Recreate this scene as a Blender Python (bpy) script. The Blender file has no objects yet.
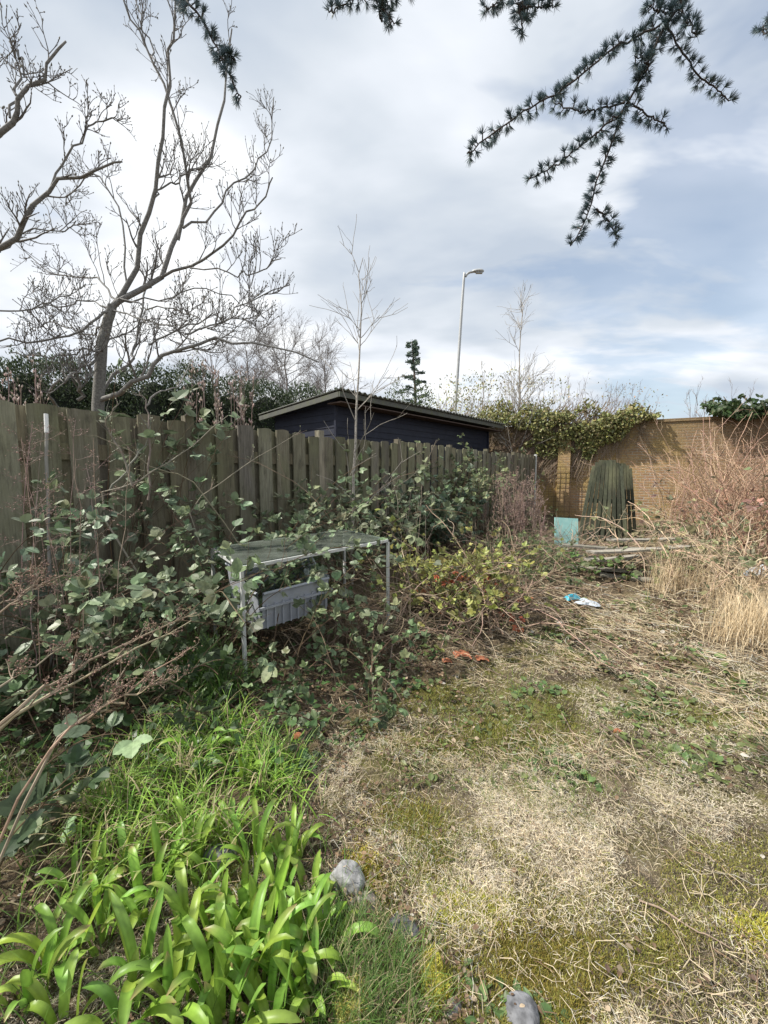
import bpy, bmesh, math
import numpy as np
from mathutils import Vector, Matrix

# ------------------------------------------------------------------ camera, sky, sun, exposure
sc = bpy.context.scene
COL = sc.collection
F_PX, CX, CY = 400.0, 384.0, 512.0
EYE = np.array([0.0, 0.0, 1.35])
PITCH = math.radians(5.57)
cam_d = bpy.data.cameras.new('camera'); cam = bpy.data.objects.new('camera', cam_d); COL.objects.link(cam)
cam.location = EYE; cam.rotation_euler = (math.pi/2 - PITCH, 0, 0)
cam_d.sensor_fit = 'VERTICAL'; cam_d.sensor_height = 36; cam_d.lens = 36*F_PX/1024
cam_d.clip_start = 0.05; cam_d.clip_end = 3000
sc.camera = cam
sc.view_settings.view_transform = 'Standard'; sc.view_settings.look = 'None'
sc.view_settings.gamma = 1.0; sc.view_settings.exposure = 0.63
SUN_EL, SUN_AZ = math.radians(50), math.radians(-92)     # azimuth from +Y towards +X: the sun stands on the left
SUN_DIR = Vector((math.sin(SUN_AZ)*math.cos(SUN_EL), math.cos(SUN_AZ)*math.cos(SUN_EL), math.sin(SUN_EL)))
sun_d = bpy.data.lights.new('sun', 'SUN'); sun = bpy.data.objects.new('sun', sun_d); COL.objects.link(sun)
sun_d.energy = 4.5; sun_d.angle = math.radians(1.2); sun_d.color = (1.0, 0.95, 0.86)
sun.rotation_euler = SUN_DIR.to_track_quat('Z', 'Y').to_euler()

def ray(px, py):
    dx, v = (px-CX)/F_PX, (CY-py)/F_PX
    return np.array([dx, math.cos(PITCH)+v*math.sin(PITCH), -math.sin(PITCH)+v*math.cos(PITCH)])
def at(px, py, t): return EYE + ray(px, py)*t
def gnd(px, py, z=0.0):
    d = ray(px, py); return EYE + d*((z-EYE[2])/d[2])
def proj(P):
    d = np.asarray(P) - EYE; c, s = math.cos(PITCH), math.sin(PITCH)
    f = d[..., 1]*c - d[..., 2]*s; u = d[..., 1]*s + d[..., 2]*c
    f = np.where(np.abs(f) < 1e-4, 1e-4, f)
    return CX + F_PX*d[..., 0]/f, CY - F_PX*u/f, f

def N(nt, typ, **kw):
    n = nt.nodes.new(typ)
    for k, v in kw.items():
        if k.startswith('i_'):
            key = k[2:]; key = int(key) if key.isdigit() else key
            n.inputs[key].default_value = v
        else: setattr(n, k, v)
    return n
def L(nt, a, b): nt.links.new(a, b)
def ramp(nt, fac, stops):
    r = nt.nodes.new('ShaderNodeValToRGB'); e = r.color_ramp.elements
    while len(e) < len(stops): e.new(0.5)
    for el, (p, c) in zip(e, stops):
        el.position = p; el.color = (c, c, c, 1) if isinstance(c, (int, float)) else (*c, 1)
    if fac is not None: L(nt, fac, r.inputs[0])
    return r.outputs[0]
def mixc(nt, fac, a, b, mode='MIX'):
    m = nt.nodes.new('ShaderNodeMix'); m.data_type = 'RGBA'; m.blend_type = mode
    for sock, val in ((m.inputs[0], fac), (m.inputs[6], a), (m.inputs[7], b)):
        if isinstance(val, (int, float)): sock.default_value = val
        elif isinstance(val, tuple): sock.default_value = (*val, 1)
        else: L(nt, val, sock)
    return m.outputs[2]
def mth(nt, op, a, b=None, clamp=False):
    m = nt.nodes.new('ShaderNodeMath'); m.operation = op; m.use_clamp = clamp
    for i, val in enumerate((a, b)):
        if val is None: continue
        if isinstance(val, (int, float)): m.inputs[i].default_value = val
        else: L(nt, val, m.inputs[i])
    return m.outputs[0]

world = bpy.data.worlds.new('World'); sc.world = world; world.use_nodes = True
def build_sky():
    nt = world.node_tree; nt.nodes.clear()
    out = N(nt, 'ShaderNodeOutputWorld'); bg = N(nt, 'ShaderNodeBackground')
    sky = N(nt, 'ShaderNodeTexSky', sky_type='NISHITA', sun_disc=False)
    sky.sun_elevation = SUN_EL; sky.sun_rotation = SUN_AZ; sky.air_density = 1.2; sky.dust_density = 1.0
    tc = N(nt, 'ShaderNodeTexCoord'); sep = N(nt, 'ShaderNodeSeparateXYZ'); L(nt, tc.outputs['Generated'], sep.inputs[0])
    x, y, z = sep.outputs
    zz = mth(nt, 'ADD', mth(nt, 'MAXIMUM', z, 0.0), 0.22)
    u = mth(nt, 'DIVIDE', x, zz); v = mth(nt, 'DIVIDE', y, zz)
    cmb = N(nt, 'ShaderNodeCombineXYZ'); L(nt, u, cmb.inputs[0]); L(nt, v, cmb.inputs[1])
    def noise(scale, detail, rough, off, distort=0.0, aniso=(1, 1, 1), rot=0.0):
        mp = N(nt, 'ShaderNodeMapping'); mp.inputs['Location'].default_value = off; mp.inputs['Scale'].default_value = aniso
        mp.inputs['Rotation'].default_value = (0, 0, rot)
        L(nt, cmb.outputs[0], mp.inputs[0])
        n = N(nt, 'ShaderNodeTexNoise', i_Scale=scale, i_Detail=detail, i_Roughness=rough, i_Distortion=distort)
        L(nt, mp.outputs[0], n.inputs['Vector']); return n.outputs['Fac']
    def blob(px, py, power):
        d = ray(px, py); d /= np.linalg.norm(d)
        vm = N(nt, 'ShaderNodeVectorMath', operation='DOT_PRODUCT'); L(nt, tc.outputs['Generated'], vm.inputs[0]); vm.inputs[1].default_value = d
        return mth(nt, 'POWER', mth(nt, 'MAXIMUM', vm.outputs['Value'], 0.0), power)
    shade = noise(1.0, 4, 0.5, (3.1, 1.7, 0), 0.3, (1, 1.4, 1), 0.45)
    fine = noise(1.9, 5, 0.5, (7.3, 2.2, 0), 0.2, (1, 1.7, 1), 0.45)
    sh = mth(nt, 'ADD', mth(nt, 'MULTIPLY', shade, 1.15), mth(nt, 'SUBTRACT', mth(nt, 'MULTIPLY', fine, 0.62), 0.32))
    sh = mth(nt, 'ADD', sh, mth(nt, 'MULTIPLY', blob(270, 290, 9), 0.10))
    sh = mth(nt, 'ADD', sh, mth(nt, 'MULTIPLY', blob(690, 270, 60), 0.10))
    sh = mth(nt, 'SUBTRACT', sh, mth(nt, 'MULTIPLY', blob(690, 345, 45), 0.20))
    sh = mth(nt, 'SUBTRACT', sh, mth(nt, 'MULTIPLY', blob(150, 20, 9), 0.10))
    sh = mth(nt, 'SUBTRACT', sh, mth(nt, 'MULTIPLY', blob(720, 120, 14), 0.05))
    cloud = ramp(nt, sh, [(0.30, (0.37, 0.42, 0.49)), (0.46, (0.47, 0.51, 0.56)), (0.60, (0.58, 0.61, 0.655)), (0.76, (0.74, 0.755, 0.765))])
    cover = noise(1.5, 5, 0.55, (1.2, 5.4, 0), 0.3, (1, 2.0, 1), 0.35)
    cov = mth(nt, 'SUBTRACT', cover, mth(nt, 'MULTIPLY', blob(700, 215, 110), 0.22))
    cov = mth(nt, 'SUBTRACT', cov, mth(nt, 'MULTIPLY', blob(740, 345, 40), 0.06))
    cov = mth(nt, 'ADD', cov, mth(nt, 'MULTIPLY', blob(270, 290, 6), 0.15))
    covf = ramp(nt, cov, [(0.26, 0.0), (0.50, 1.0)])
    veil = mth(nt, 'MAXIMUM', covf, 0.52)
    skyc = N(nt, 'ShaderNodeVectorMath', operation='SCALE'); L(nt, sky.outputs[0], skyc.inputs[0]); skyc.inputs['Scale'].default_value = 0.11
    hz = ramp(nt, z, [(0.0, 0.65), (0.16, 0.0)])
    cloud2 = mixc(nt, hz, cloud, (0.58, 0.65, 0.74))
    L(nt, mixc(nt, veil, skyc.outputs[0], cloud2), bg.inputs[0])
    bg.inputs[1].default_value = 1.0
    L(nt, bg.outputs[0], out.inputs[0])
build_sky()

# ------------------------------------------------------------------ helpers
rng = np.random.default_rng(11)
def U(a, b, n=None): return rng.uniform(a, b, n)
def unit(v): return v/np.maximum(np.linalg.norm(v, axis=-1, keepdims=True), 1e-9)

_lat = np.random.default_rng(5).uniform(0, 1, (256, 256))
def vnoise(x, y, scale=1.0, off=0.0):
    x = np.asarray(x, float)*scale+off*13.7+100; y = np.asarray(y, float)*scale+off*7.3+100
    i, j = np.floor(x).astype(int), np.floor(y).astype(int); fx, fy = x-i, y-j
    fx = fx*fx*(3-2*fx); fy = fy*fy*(3-2*fy)
    a, b, c, d = _lat[i%256, j%256], _lat[(i+1)%256, j%256], _lat[i%256, (j+1)%256], _lat[(i+1)%256, (j+1)%256]
    return (a*(1-fx)+b*fx)*(1-fy)+(c*(1-fx)+d*fx)*fy
def fbm(x, y, scale, off=0.0, octs=4):
    s, a, t = 0, 1.0, 0
    for o in range(octs): s = s+a*vnoise(x, y, scale*2**o, off+o*3.1); t += a; a *= .5
    return s/t
def hgt(x, y):
    r = np.hypot(x, y)
    h = (fbm(x, y, 0.7, 1)-.5)*.16 + (fbm(x, y, 3.2, 2, 3)-.5)*.07 + (fbm(x, y, 11, 4, 3)-.5)*.022
    return h*np.clip(1.25-r/60, .0, 1)
def on_ground(px, py):
    p = gnd(px, py)
    for _ in range(4): p = gnd(px, py, float(hgt(p[0], p[1])))
    return p
def in_poly(x, y, poly):
    inside = np.zeros(np.shape(x), bool); n = len(poly); j = n-1
    for i in range(n):
        xi, yi = poly[i][:2]; xj, yj = poly[j][:2]
        c = ((yi > y) != (yj > y)) & (x < (xj-xi)*(y-yi)/(yj-yi+1e-12)+xi); inside ^= c; j = i
    return inside

class Geo:
    def __init__(s): s.V, s.F, s.C, s.n, s.UV = [], [], [], 0, []
    def add(s, V, F, col=(1, 1, 1), uv=None):
        V = np.asarray(V, np.float32).reshape(-1, 3); F = np.asarray(F, np.int64)
        c = np.empty((len(V), 4), np.float32); c[:, 3] = 1; c[:, :3] = np.asarray(col, np.float32).reshape(-1, 3) if np.ndim(col) > 1 else np.asarray(col, np.float32)
        s.V.append(V); s.F.append(F+s.n); s.C.append(c); s.n += len(V)
    def tubes(s, P, R, sides=5, col=(1, 1, 1), tip=True):
        P = np.asarray(P, float); R = np.asarray(R, float); n, k = P.shape[:2]
        T = np.gradient(P, axis=1); T = unit(T); m = unit(P[:, -1]-P[:, 0]+1e-6)
        ref = np.where(np.abs(m[:, 2:3]) < .8, np.array([[0, 0, 1.]]), np.array([[1., 0, 0]]))
        B = unit(np.cross(T, ref[:, None, :])); Nn = np.cross(B, T)
        a = np.arange(sides)*2*math.pi/sides
        V = P[:, :, None, :] + R[:, :, None, None]*(np.cos(a)[None, None, :, None]*B[:, :, None, :]+np.sin(a)[None, None, :, None]*Nn[:, :, None, :])
        i = np.arange(k-1)[:, None]*sides; q = np.arange(sides)[None, :]; q2 = (q+1) % sides
        f = np.stack([i+q, i+q2, i+sides+q2, i+sides+q], -1).reshape(-1, 4)
        F = (f[None]+(np.arange(n)*k*sides)[:, None, None]).reshape(-1, 4)
        cc = np.asarray(col, float)
        if cc.ndim == 2: cc = np.repeat(cc, k*sides, axis=0)
        s.add(V, F, cc)
        cap = np.arange(sides)
        if sides == 4:
            s.add(V[:, -1], (cap[None]+(np.arange(n)*4)[:, None]).reshape(-1, 4), np.repeat(np.asarray(col, float), 4, axis=0) if np.ndim(col) == 2 else col)
    def box(s, c, size, rot=0.0, col=(1, 1, 1), M=None):
        h = np.array(size)/2
        v = np.array([[x, y, z] for x in (-1, 1) for y in (-1, 1) for z in (-1, 1)])*h
        if M is not None: v = v@np.asarray(M).T
        elif rot: cs, sn = math.cos(rot), math.sin(rot); v = v@np.array([[cs, -sn, 0], [sn, cs, 0], [0, 0, 1]]).T
        s.add(v+np.array(c), [[0, 1, 3, 2], [4, 6, 7, 5], [0, 4, 5, 1], [2, 3, 7, 6], [0, 2, 6, 4], [1, 5, 7, 3]], col)
    def inst(s, tv, tf, P, R, S, col):
        n, k = len(P), len(tv)
        S = np.asarray(S, float); S = S[:, None, None] if S.ndim == 1 else S[:, None, :]
        V = np.einsum('nij,nkj->nki', R, tv[None]*S)+P[:, None, :]
        F = (np.asarray(tf)[None]+(np.arange(n)*k)[:, None, None]).reshape(-1, len(tf[0]))
        s.add(V, F, np.repeat(np.asarray(col), k, axis=0))
    def build(s, name, mat, parent=None, smooth=False, loc=None):
        V = np.concatenate(s.V); C = np.concatenate(s.C)
        me = bpy.data.meshes.new(name)
        off = np.array([0, 0, 0.]) if loc is None else np.array(loc)
        me.vertices.add(len(V)); me.vertices.foreach_set('co', (V-off).astype(np.float32).ravel())
        lv = np.concatenate([f.ravel() for f in s.F]); tot = np.concatenate([np.full(len(f), f.shape[1]) for f in s.F])
        st = np.concatenate([[0], np.cumsum(tot)[:-1]])
        me.loops.add(len(lv)); me.loops.foreach_set('vertex_index', lv.astype(np.int32))
        me.polygons.add(len(tot)); me.polygons.foreach_set('loop_start', st.astype(np.int32))
        me.polygons.foreach_set('use_smooth', np.full(len(tot), smooth))
        me.update(calc_edges=True)
        a = me.color_attributes.new('col', 'FLOAT_COLOR', 'POINT'); a.data.foreach_set('color', C.ravel())
        me.materials.append(mat)
        o = bpy.data.objects.new(name, me); COL.objects.link(o)
        if parent is not None: o.parent = parent
        if loc is not None: o.location = loc
        return o
def local_parent(o, root):
    """parent a world-space built mesh under an Empty, keeping it in place"""
    bpy.context.view_layer.update()
    o.parent = root; o.matrix_parent_inverse = root.matrix_world.inverted()
def thing(name, label, cat, loc=(0, 0, 0), group=None, rz=0.0):
    o = bpy.data.objects.new(name, None); COL.objects.link(o); o.location = loc; o.rotation_euler = (0, 0, rz)
    o.empty_display_size = .1
    o['label'] = label; o['category'] = cat
    if group: o['group'] = group
    return o
def tag(o, label, cat, group=None, kind=None):
    o['label'] = label; o['category'] = cat
    if group: o['group'] = group
    if kind: o['kind'] = kind
    return o
def part(geo, name, mat, root, smooth=False):
    """a part built in world space, stored relative to its root's location"""
    return geo_build_rel(geo, name, mat, root, smooth)
def geo_build_rel(geo, name, mat, root, smooth):
    o = geo.build(name, mat, None, smooth)
    l = np.array(root.location); me = o.data
    co = np.empty(len(me.vertices)*3, np.float32); me.vertices.foreach_get('co', co)
    co = (co.reshape(-1, 3)-l.astype(np.float32)); rz = root.rotation_euler[2]
    if rz:
        c, s_ = math.cos(-rz), math.sin(-rz); co = co@np.array([[c, -s_, 0], [s_, c, 0], [0, 0, 1]], np.float32).T
    me.vertices.foreach_set('co', co.astype(np.float32).ravel()); me.update()
    o.parent = root
    return o
def single(geo, name, mat, loc, label, cat, group=None, kind=None, smooth=False):
    return tag(geo.build(name, mat, None, smooth, loc), label, cat, group, kind)

def resample(pts, k, jit=0.0):
    pts = np.asarray(pts, float); n = len(pts)
    t = np.linspace(0, n-1, k); i = np.clip(np.floor(t).astype(int), 0, n-2); f = (t-i)[:, None]
    p0 = pts[np.clip(i-1, 0, n-1)]; p1 = pts[i]; p2 = pts[i+1]; p3 = pts[np.clip(i+2, 0, n-1)]
    q = .5*((2*p1)+(-p0+p2)*f+(2*p0-5*p1+4*p2-p3)*f**2+(-p0+3*p1-3*p2+p3)*f**3)
    if jit: q[1:] += rng.normal(0, jit, (k-1, 3))
    return q
def spawn(P, R, n, s0, s1, length, ang, up=0.0, wob=0.15, rs=0.5, k=6, rmin=.0015, tipf=.4, lfall=.5, grav=0.0):
    """child branches growing off parent paths; every argument in metres and radians"""
    m, kp = P.shape[:2]; idx = np.repeat(np.arange(m), n); M_ = len(idx)
    s = U(s0, s1, M_)*(kp-1); i = np.clip(np.floor(s).astype(int), 0, kp-2); f = (s-i)[:, None]
    base = P[idx, i]*(1-f)+P[idx, i+1]*f; T = unit(P[idx, i+1]-P[idx, i]); r0 = (R[idx, i]*(1-f[:, 0])+R[idx, i+1]*f[:, 0])
    rv = unit(np.cross(T, rng.normal(0, 1, (M_, 3)))); a = U(*ang, M_)[:, None]
    d = unit(T*np.cos(a)+rv*np.sin(a)+np.array([0, 0, up]))
    ln = U(*length, M_)*(1-lfall*s/(kp-1)); st = ln/(k-1)
    pts = [base]
    for j in range(k-1):
        d = unit(d+rng.normal(0, wob, (M_, 3))+np.array([0, 0, up*.35-grav]))
        pts.append(pts[-1]+d*st[:, None])
    CP = np.stack(pts, 1); r = np.maximum(np.minimum(r0*rs, r0*.95), rmin)
    CR = r[:, None]*np.linspace(1, tipf, k)[None]
    return CP, np.maximum(CR, rmin*.6)
def rotframes(d, nrm):
    """frames with local y along d and local z near nrm"""
    y = unit(d); x = unit(np.cross(y, nrm)); z = np.cross(x, y)
    return np.stack([x, y, z], -1)
def jcol(base, n, v=.25, h=.08):
    b = np.asarray(base, float); return np.clip(b*(1+U(-v, v, (n, 1)))*(1+U(-h, h, (n, 3))), 0.002, 1)

# leaf templates: local y is the length, z the upper side
def leaf_template(w, fold=.12, pts=((0, .0), (.18, .75), (.42, 1.0), (.72, .62), (1.0, 0.0)), droop=.12):
    v, f = [], []
    for t, ww in pts:
        zz = -droop*t*t
        v += [(-w*ww/2, t, zz+fold*w*ww), (0, t, zz), (w*ww/2, t, zz+fold*w*ww)]
    for i in range(len(pts)-1):
        a = i*3; f += [(a, a+1, a+4, a+3), (a+1, a+2, a+5, a+4)]
    return np.array(v), f
LEAF = leaf_template(.66, .10, ((0, .06), (.10, .55), (.28, .94), (.48, 1.0), (.68, .78), (.86, .38), (1.0, 0.0)), .14)
LEAF_S = leaf_template(.55, .1, ((0, .1), (.45, 1.0), (1.0, .05)), .1)
LEAF_IVY = leaf_template(.95, .08, ((0, .55), (.25, 1.0), (.6, .6), (1.0, .02)), .15)
def serrated():
    n = 13; ts = np.linspace(0, 1, n); pts = []
    for i, t in enumerate(ts):
        w = max(math.sin(math.pi*min(t*.92+.06, 1))**.8, 0)*(1.0 if i % 2 == 0 else .86)
        if t == 1: w = 0.0
        pts.append((t, w))
    return leaf_template(.74, .10, pts, .14)
LEAF_BIG = serrated()
def leaves(g, P, d, nrm, size, col, tmpl=LEAF, wj=.15):
    n = len(P); sz = np.asarray(size)
    S = np.stack([sz*U(1-wj, 1+wj, n), sz, sz], -1)
    g.inst(tmpl[0], tmpl[1], P, rotframes(d, nrm), S, col)
def strips(g, P, az, el, Ln, W, droop, nseg, col, taper=.15, roll=None, zmin=None):
    n = len(P); s = np.linspace(0, 1, nseg+1)
    h = np.stack([np.cos(az), np.sin(az), np.zeros(n)], -1); side = np.stack([-np.sin(az), np.cos(az), np.zeros(n)], -1)
    if roll is not None: side = side*np.cos(roll)[:, None]+np.array([0, 0, 1.])*np.sin(roll)[:, None]
    th = el[:, None]-droop[:, None]*s[None]**1.3; ds = Ln[:, None]/nseg
    X = np.concatenate([np.zeros((n, 1)), np.cumsum(np.cos(th[:, :-1])*ds, 1)], 1); Z = np.concatenate([np.zeros((n, 1)), np.cumsum(np.sin(th[:, :-1])*ds, 1)], 1)
    C = P[:, None, :]+h[:, None, :]*X[..., None]; C[..., 2] += Z
    wd = W[:, None]*(1-(1-taper)*s[None]**1.5)/2
    V = np.stack([C-side[:, None, :]*wd[..., None], C+side[:, None, :]*wd[..., None]], 2)
    i = np.arange(nseg)*2; f = np.stack([i, i+1, i+3, i+2], -1)
    F = (f[None]+(np.arange(n)*(nseg+1)*2)[:, None, None]).reshape(-1, 4)
    g.add(V, F, np.repeat(np.asarray(col), (nseg+1)*2, axis=0))

# ------------------------------------------------------------------ materials
def new_mat(name):
    m = bpy.data.materials.new(name); m.use_nodes = True; nt = m.node_tree; nt.nodes.clear()
    out = N(nt, 'ShaderNodeOutputMaterial'); b = N(nt, 'ShaderNodeBsdfPrincipled'); L(nt, b.outputs[0], out.inputs[0])
    return m, nt, b, out
def attr_mat(name, rough=.6, spec=.4, trans=0.0, nscale=30, namp=.35, bump=0.0, back=None, tint=(1, 1, 1)):
    m, nt, b, out = new_mat(name)
    at_ = N(nt, 'ShaderNodeAttribute', attribute_name='col'); tc = N(nt, 'ShaderNodeTexCoord')
    n = N(nt, 'ShaderNodeTexNoise', i_Scale=nscale, i_Detail=4); L(nt, tc.outputs['Object'], n.inputs['Vector'])
    fac = ramp(nt, n.outputs['Fac'], [(0.25, 1-namp), (0.75, 1+namp)])
    c = mixc(nt, 1.0, at_.outputs['Color'], fac, 'MULTIPLY')
    if back is not None:
        geo = N(nt, 'ShaderNodeNewGeometry'); c = mixc(nt, geo.outputs['Backfacing'], c, mixc(nt, .6, c, back))
    L(nt, c, b.inputs['Base Color']); b.inputs['Roughness'].default_value = rough; b.inputs['Specular IOR Level'].default_value = spec
    if bump:
        bp = N(nt, 'ShaderNodeBump', i_Strength=bump, i_Distance=.01); L(nt, n.outputs['Fac'], bp.inputs['Height']); L(nt, bp.outputs[0], b.inputs['Normal'])
    if trans:
        tr = N(nt, 'ShaderNodeBsdfTranslucent'); L(nt, c, tr.inputs[0]); mx = N(nt, 'ShaderNodeMixShader'); mx.inputs[0].default_value = trans
        L(nt, b.outputs[0], mx.inputs[1]); L(nt, tr.outputs[0], mx.inputs[2]); L(nt, mx.outputs[0], out.inputs[0])
    return m
M_LEAF = attr_mat('bramble_leaf', .48, .38, .18, 60, .25, back=(.20, .25, .16))
M_STRAP = attr_mat('strap_leaf', .42, .4, .35, 40, .2)
M_GRASS = attr_mat('grass_blade', .5, .35, .30, 30, .2)
M_STRAW = attr_mat('straw', .75, .2, .15, 50, .3)
M_MOSS = attr_mat('moss', .9, .1, .1, 80, .35)
M_BARK = attr_mat('bark', .85, .2, 0, 45, .45, .5)
M_TWIG = attr_mat('twig', .8, .2, 0, 20, .3)
M_NEEDLE = attr_mat('needle', .5, .3, .1, 40, .2)
M_STONE = attr_mat('stone', .85, .25, 0, 38, .55, .9)
M_PLAIN = attr_mat('plain', .6, .3, 0, 12, .25)

def wood_mat(name, green, dark):
    m, nt, b, out = new_mat(name)
    at_ = N(nt, 'ShaderNodeAttribute', attribute_name='col'); tc = N(nt, 'ShaderNodeTexCoord')
    mp = N(nt, 'ShaderNodeMapping'); mp.inputs['Scale'].default_value = (26, 26, 1.6); L(nt, tc.outputs['Object'], mp.inputs[0])
    g = N(nt, 'ShaderNodeTexNoise', i_Scale=2.2, i_Detail=7, i_Roughness=.65, i_Distortion=.4); L(nt, mp.outputs[0], g.inputs['Vector'])
    grain = ramp(nt, g.outputs['Fac'], [(.28, .50), (.5, .95), (.72, 1.35)])
    c = mixc(nt, 1.0, at_.outputs['Color'], grain, 'MULTIPLY')
    mp2 = N(nt, 'ShaderNodeMapping'); mp2.inputs['Scale'].default_value = (2.2, 2.2, .8); L(nt, tc.outputs['Object'], mp2.inputs[0])
    a = N(nt, 'ShaderNodeTexNoise', i_Scale=1.6, i_Detail=5, i_Roughness=.6); L(nt, mp2.outputs[0], a.inputs['Vector'])
    c = mixc(nt, ramp(nt, a.outputs['Fac'], [(.45, 0.0), (.66, .7)]), c, green)
    s = N(nt, 'ShaderNodeTexNoise', i_Scale=4.5, i_Detail=6, i_Roughness=.7); L(nt, mp2.outputs[0], s.inputs['Vector'])
    c = mixc(nt, ramp(nt, s.outputs['Fac'], [(.52, 0.0), (.70, .7)]), c, dark)
    sp = N(nt, 'ShaderNodeTexNoise', i_Scale=120, i_Detail=2); L(nt, tc.outputs['Object'], sp.inputs['Vector'])
    c = mixc(nt, ramp(nt, sp.outputs['Fac'], [(.66, 0.0), (.74, .45)]), c, (.33, .35, .28))
    L(nt, c, b.inputs['Base Color']); b.inputs['Roughness'].default_value = .85; b.inputs['Specular IOR Level'].default_value = .2
    bp = N(nt, 'ShaderNodeBump', i_Strength=.5, i_Distance=.004); L(nt, g.outputs['Fac'], bp.inputs['Height']); L(nt, bp.outputs[0], b.inputs['Normal'])
    return m
M_WOOD = wood_mat('weathered_wood', (.165, .165, .095), (.065, .057, .044))
M_PALE_WOOD = wood_mat('grey_wood', (.26, .25, .19), (.12, .10, .08))

def brick_mat():
    m, nt, b, out = new_mat('old_brick')
    tc = N(nt, 'ShaderNodeTexCoord'); sp = N(nt, 'ShaderNodeSeparateXYZ'); L(nt, tc.outputs['Object'], sp.inputs[0])
    cb = N(nt, 'ShaderNodeCombineXYZ'); L(nt, mth(nt, 'ADD', sp.outputs[0], mth(nt, 'MULTIPLY', sp.outputs[1], .93)), cb.inputs[0]); L(nt, sp.outputs[2], cb.inputs[1])
    bt = N(nt, 'ShaderNodeTexBrick', offset=.5, i_Scale=1.0, i_5=.009, i_6=.15, i_7=0.0, i_8=.225, i_9=.075)
    for k, v in (('Scale', 1.0), ('Mortar Size', .011), ('Mortar Smooth', .25), ('Bias', -.1), ('Brick Width', .225), ('Row Height', .075)): bt.inputs[k].default_value = v
    bt.inputs['Color1'].default_value = (.42, .255, .145, 1); bt.inputs['Color2'].default_value = (.255, .155, .095, 1); bt.inputs['Mortar'].default_value = (.42, .38, .32, 1)
    L(nt, cb.outputs[0], bt.inputs['Vector'])
    def nz(s, d=5, r=.6):
        n = N(nt, 'ShaderNodeTexNoise', i_Scale=s, i_Detail=d, i_Roughness=r); L(nt, tc.outputs['Object'], n.inputs['Vector']); return n.outputs['Fac']
    c = bt.outputs['Color']
    lx = sp.outputs[0]
    yel = mth(nt, 'MULTIPLY', ramp(nt, nz(.9), [(.36, 0.0), (.54, .85)]), ramp(nt, mth(nt, 'DIVIDE', lx, 12.0), [(.10, 1.0), (.58, .95), (.72, .25)]))
    c = mixc(nt, yel, c, (.37, .265, .10))
    c = mixc(nt, ramp(nt, nz(2.1), [(.5, 0.0), (.7, .55)]), c, (.41, .27, .18))
    c = mixc(nt, ramp(nt, mth(nt, 'ADD', mth(nt, 'MULTIPLY', sp.outputs[2], .22), mth(nt, 'MULTIPLY', nz(1.6), .5)), [(.62, 0.0), (.86, .65)]), c, (.20, .155, .08))
    far = mth(nt, 'ADD', mth(nt, 'DIVIDE', lx, 12.0), mth(nt, 'MULTIPLY', nz(1.2), .35))
    c = mixc(nt, ramp(nt, far, [(.66, 0.0), (.86, .62)]), c, (.20, .125, .085))
    c = mixc(nt, 1.0, c, ramp(nt, nz(28, 3), [(.3, .72), (.7, 1.2)]), 'MULTIPLY')
    L(nt, c, b.inputs['Base Color']); b.inputs['Roughness'].default_value = .9; b.inputs['Specular IOR Level'].default_value = .2
    bp = N(nt, 'ShaderNodeBump', i_Strength=.7, i_Distance=.012, invert=True); L(nt, bt.outputs['Fac'], bp.inputs['Height']); L(nt, bp.outputs[0], b.inputs['Normal'])
    return m
M_BRICK = brick_mat()

def simple_mat(name, col, rough=.5, metal=0.0, namp=.2, nscale=8, spec=.5, stain=None):
    m, nt, b, out = new_mat(name); tc = N(nt, 'ShaderNodeTexCoord')
    n = N(nt, 'ShaderNodeTexNoise', i_Scale=nscale, i_Detail=6, i_Roughness=.65); L(nt, tc.outputs['Object'], n.inputs['Vector'])
    c = mixc(nt, 1.0, col, ramp(nt, n.outputs['Fac'], [(.3, 1-namp), (.7, 1+namp)]), 'MULTIPLY')
    if stain is not None: c = mixc(nt, ramp(nt, n.outputs['Fac'], [(.5, 0.0), (.68, .8)]), c, stain)
    L(nt, c, b.inputs['Base Color']); b.inputs['Roughness'].default_value = rough; b.inputs['Metallic'].default_value = metal; b.inputs['Specular IOR Level'].default_value = spec
    return m
M_NAVY = simple_mat('navy_paint', (.015, .018, .033), .6, 0, .3, 5, .3)
M_ROOF = simple_mat('roof_sheet', (.105, .108, .095), .75, 0, .3, 6, .3, (.09, .10, .05))
M_FASCIA = simple_mat('brown_fascia', (.075, .05, .04), .7, 0, .3, 9, .3)
M_ALU = simple_mat('white_metal', (.55, .56, .55), .45, 0, .15, 14, .5, (.38, .38, .33))
M_GALV = simple_mat('galvanised', (.42, .43, .43), .5, .3, .12, 5)
M_GREYP = simple_mat('grey_plastic', (.36, .38, .43), .5, 0, .18, 10, .4, (.26, .27, .26))
M_TURQ = simple_mat('turquoise_board', (.30, .55, .52), .5, 0, .12, 6, .4, (.42, .56, .5))
M_BLUEP = simple_mat('blue_plastic', (.06, .42, .55), .4, 0, .15, 9)
M_WHITEP = simple_mat('white_plastic', (.42, .47, .52), .4, 0, .15, 9)
M_RUST = simple_mat('rusty_wire', (.10, .07, .05), .8, 0, .3, 9)
M_TERRA = simple_mat('terracotta', (.34, .13, .07), .85, 0, .25, 25, .2)
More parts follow.
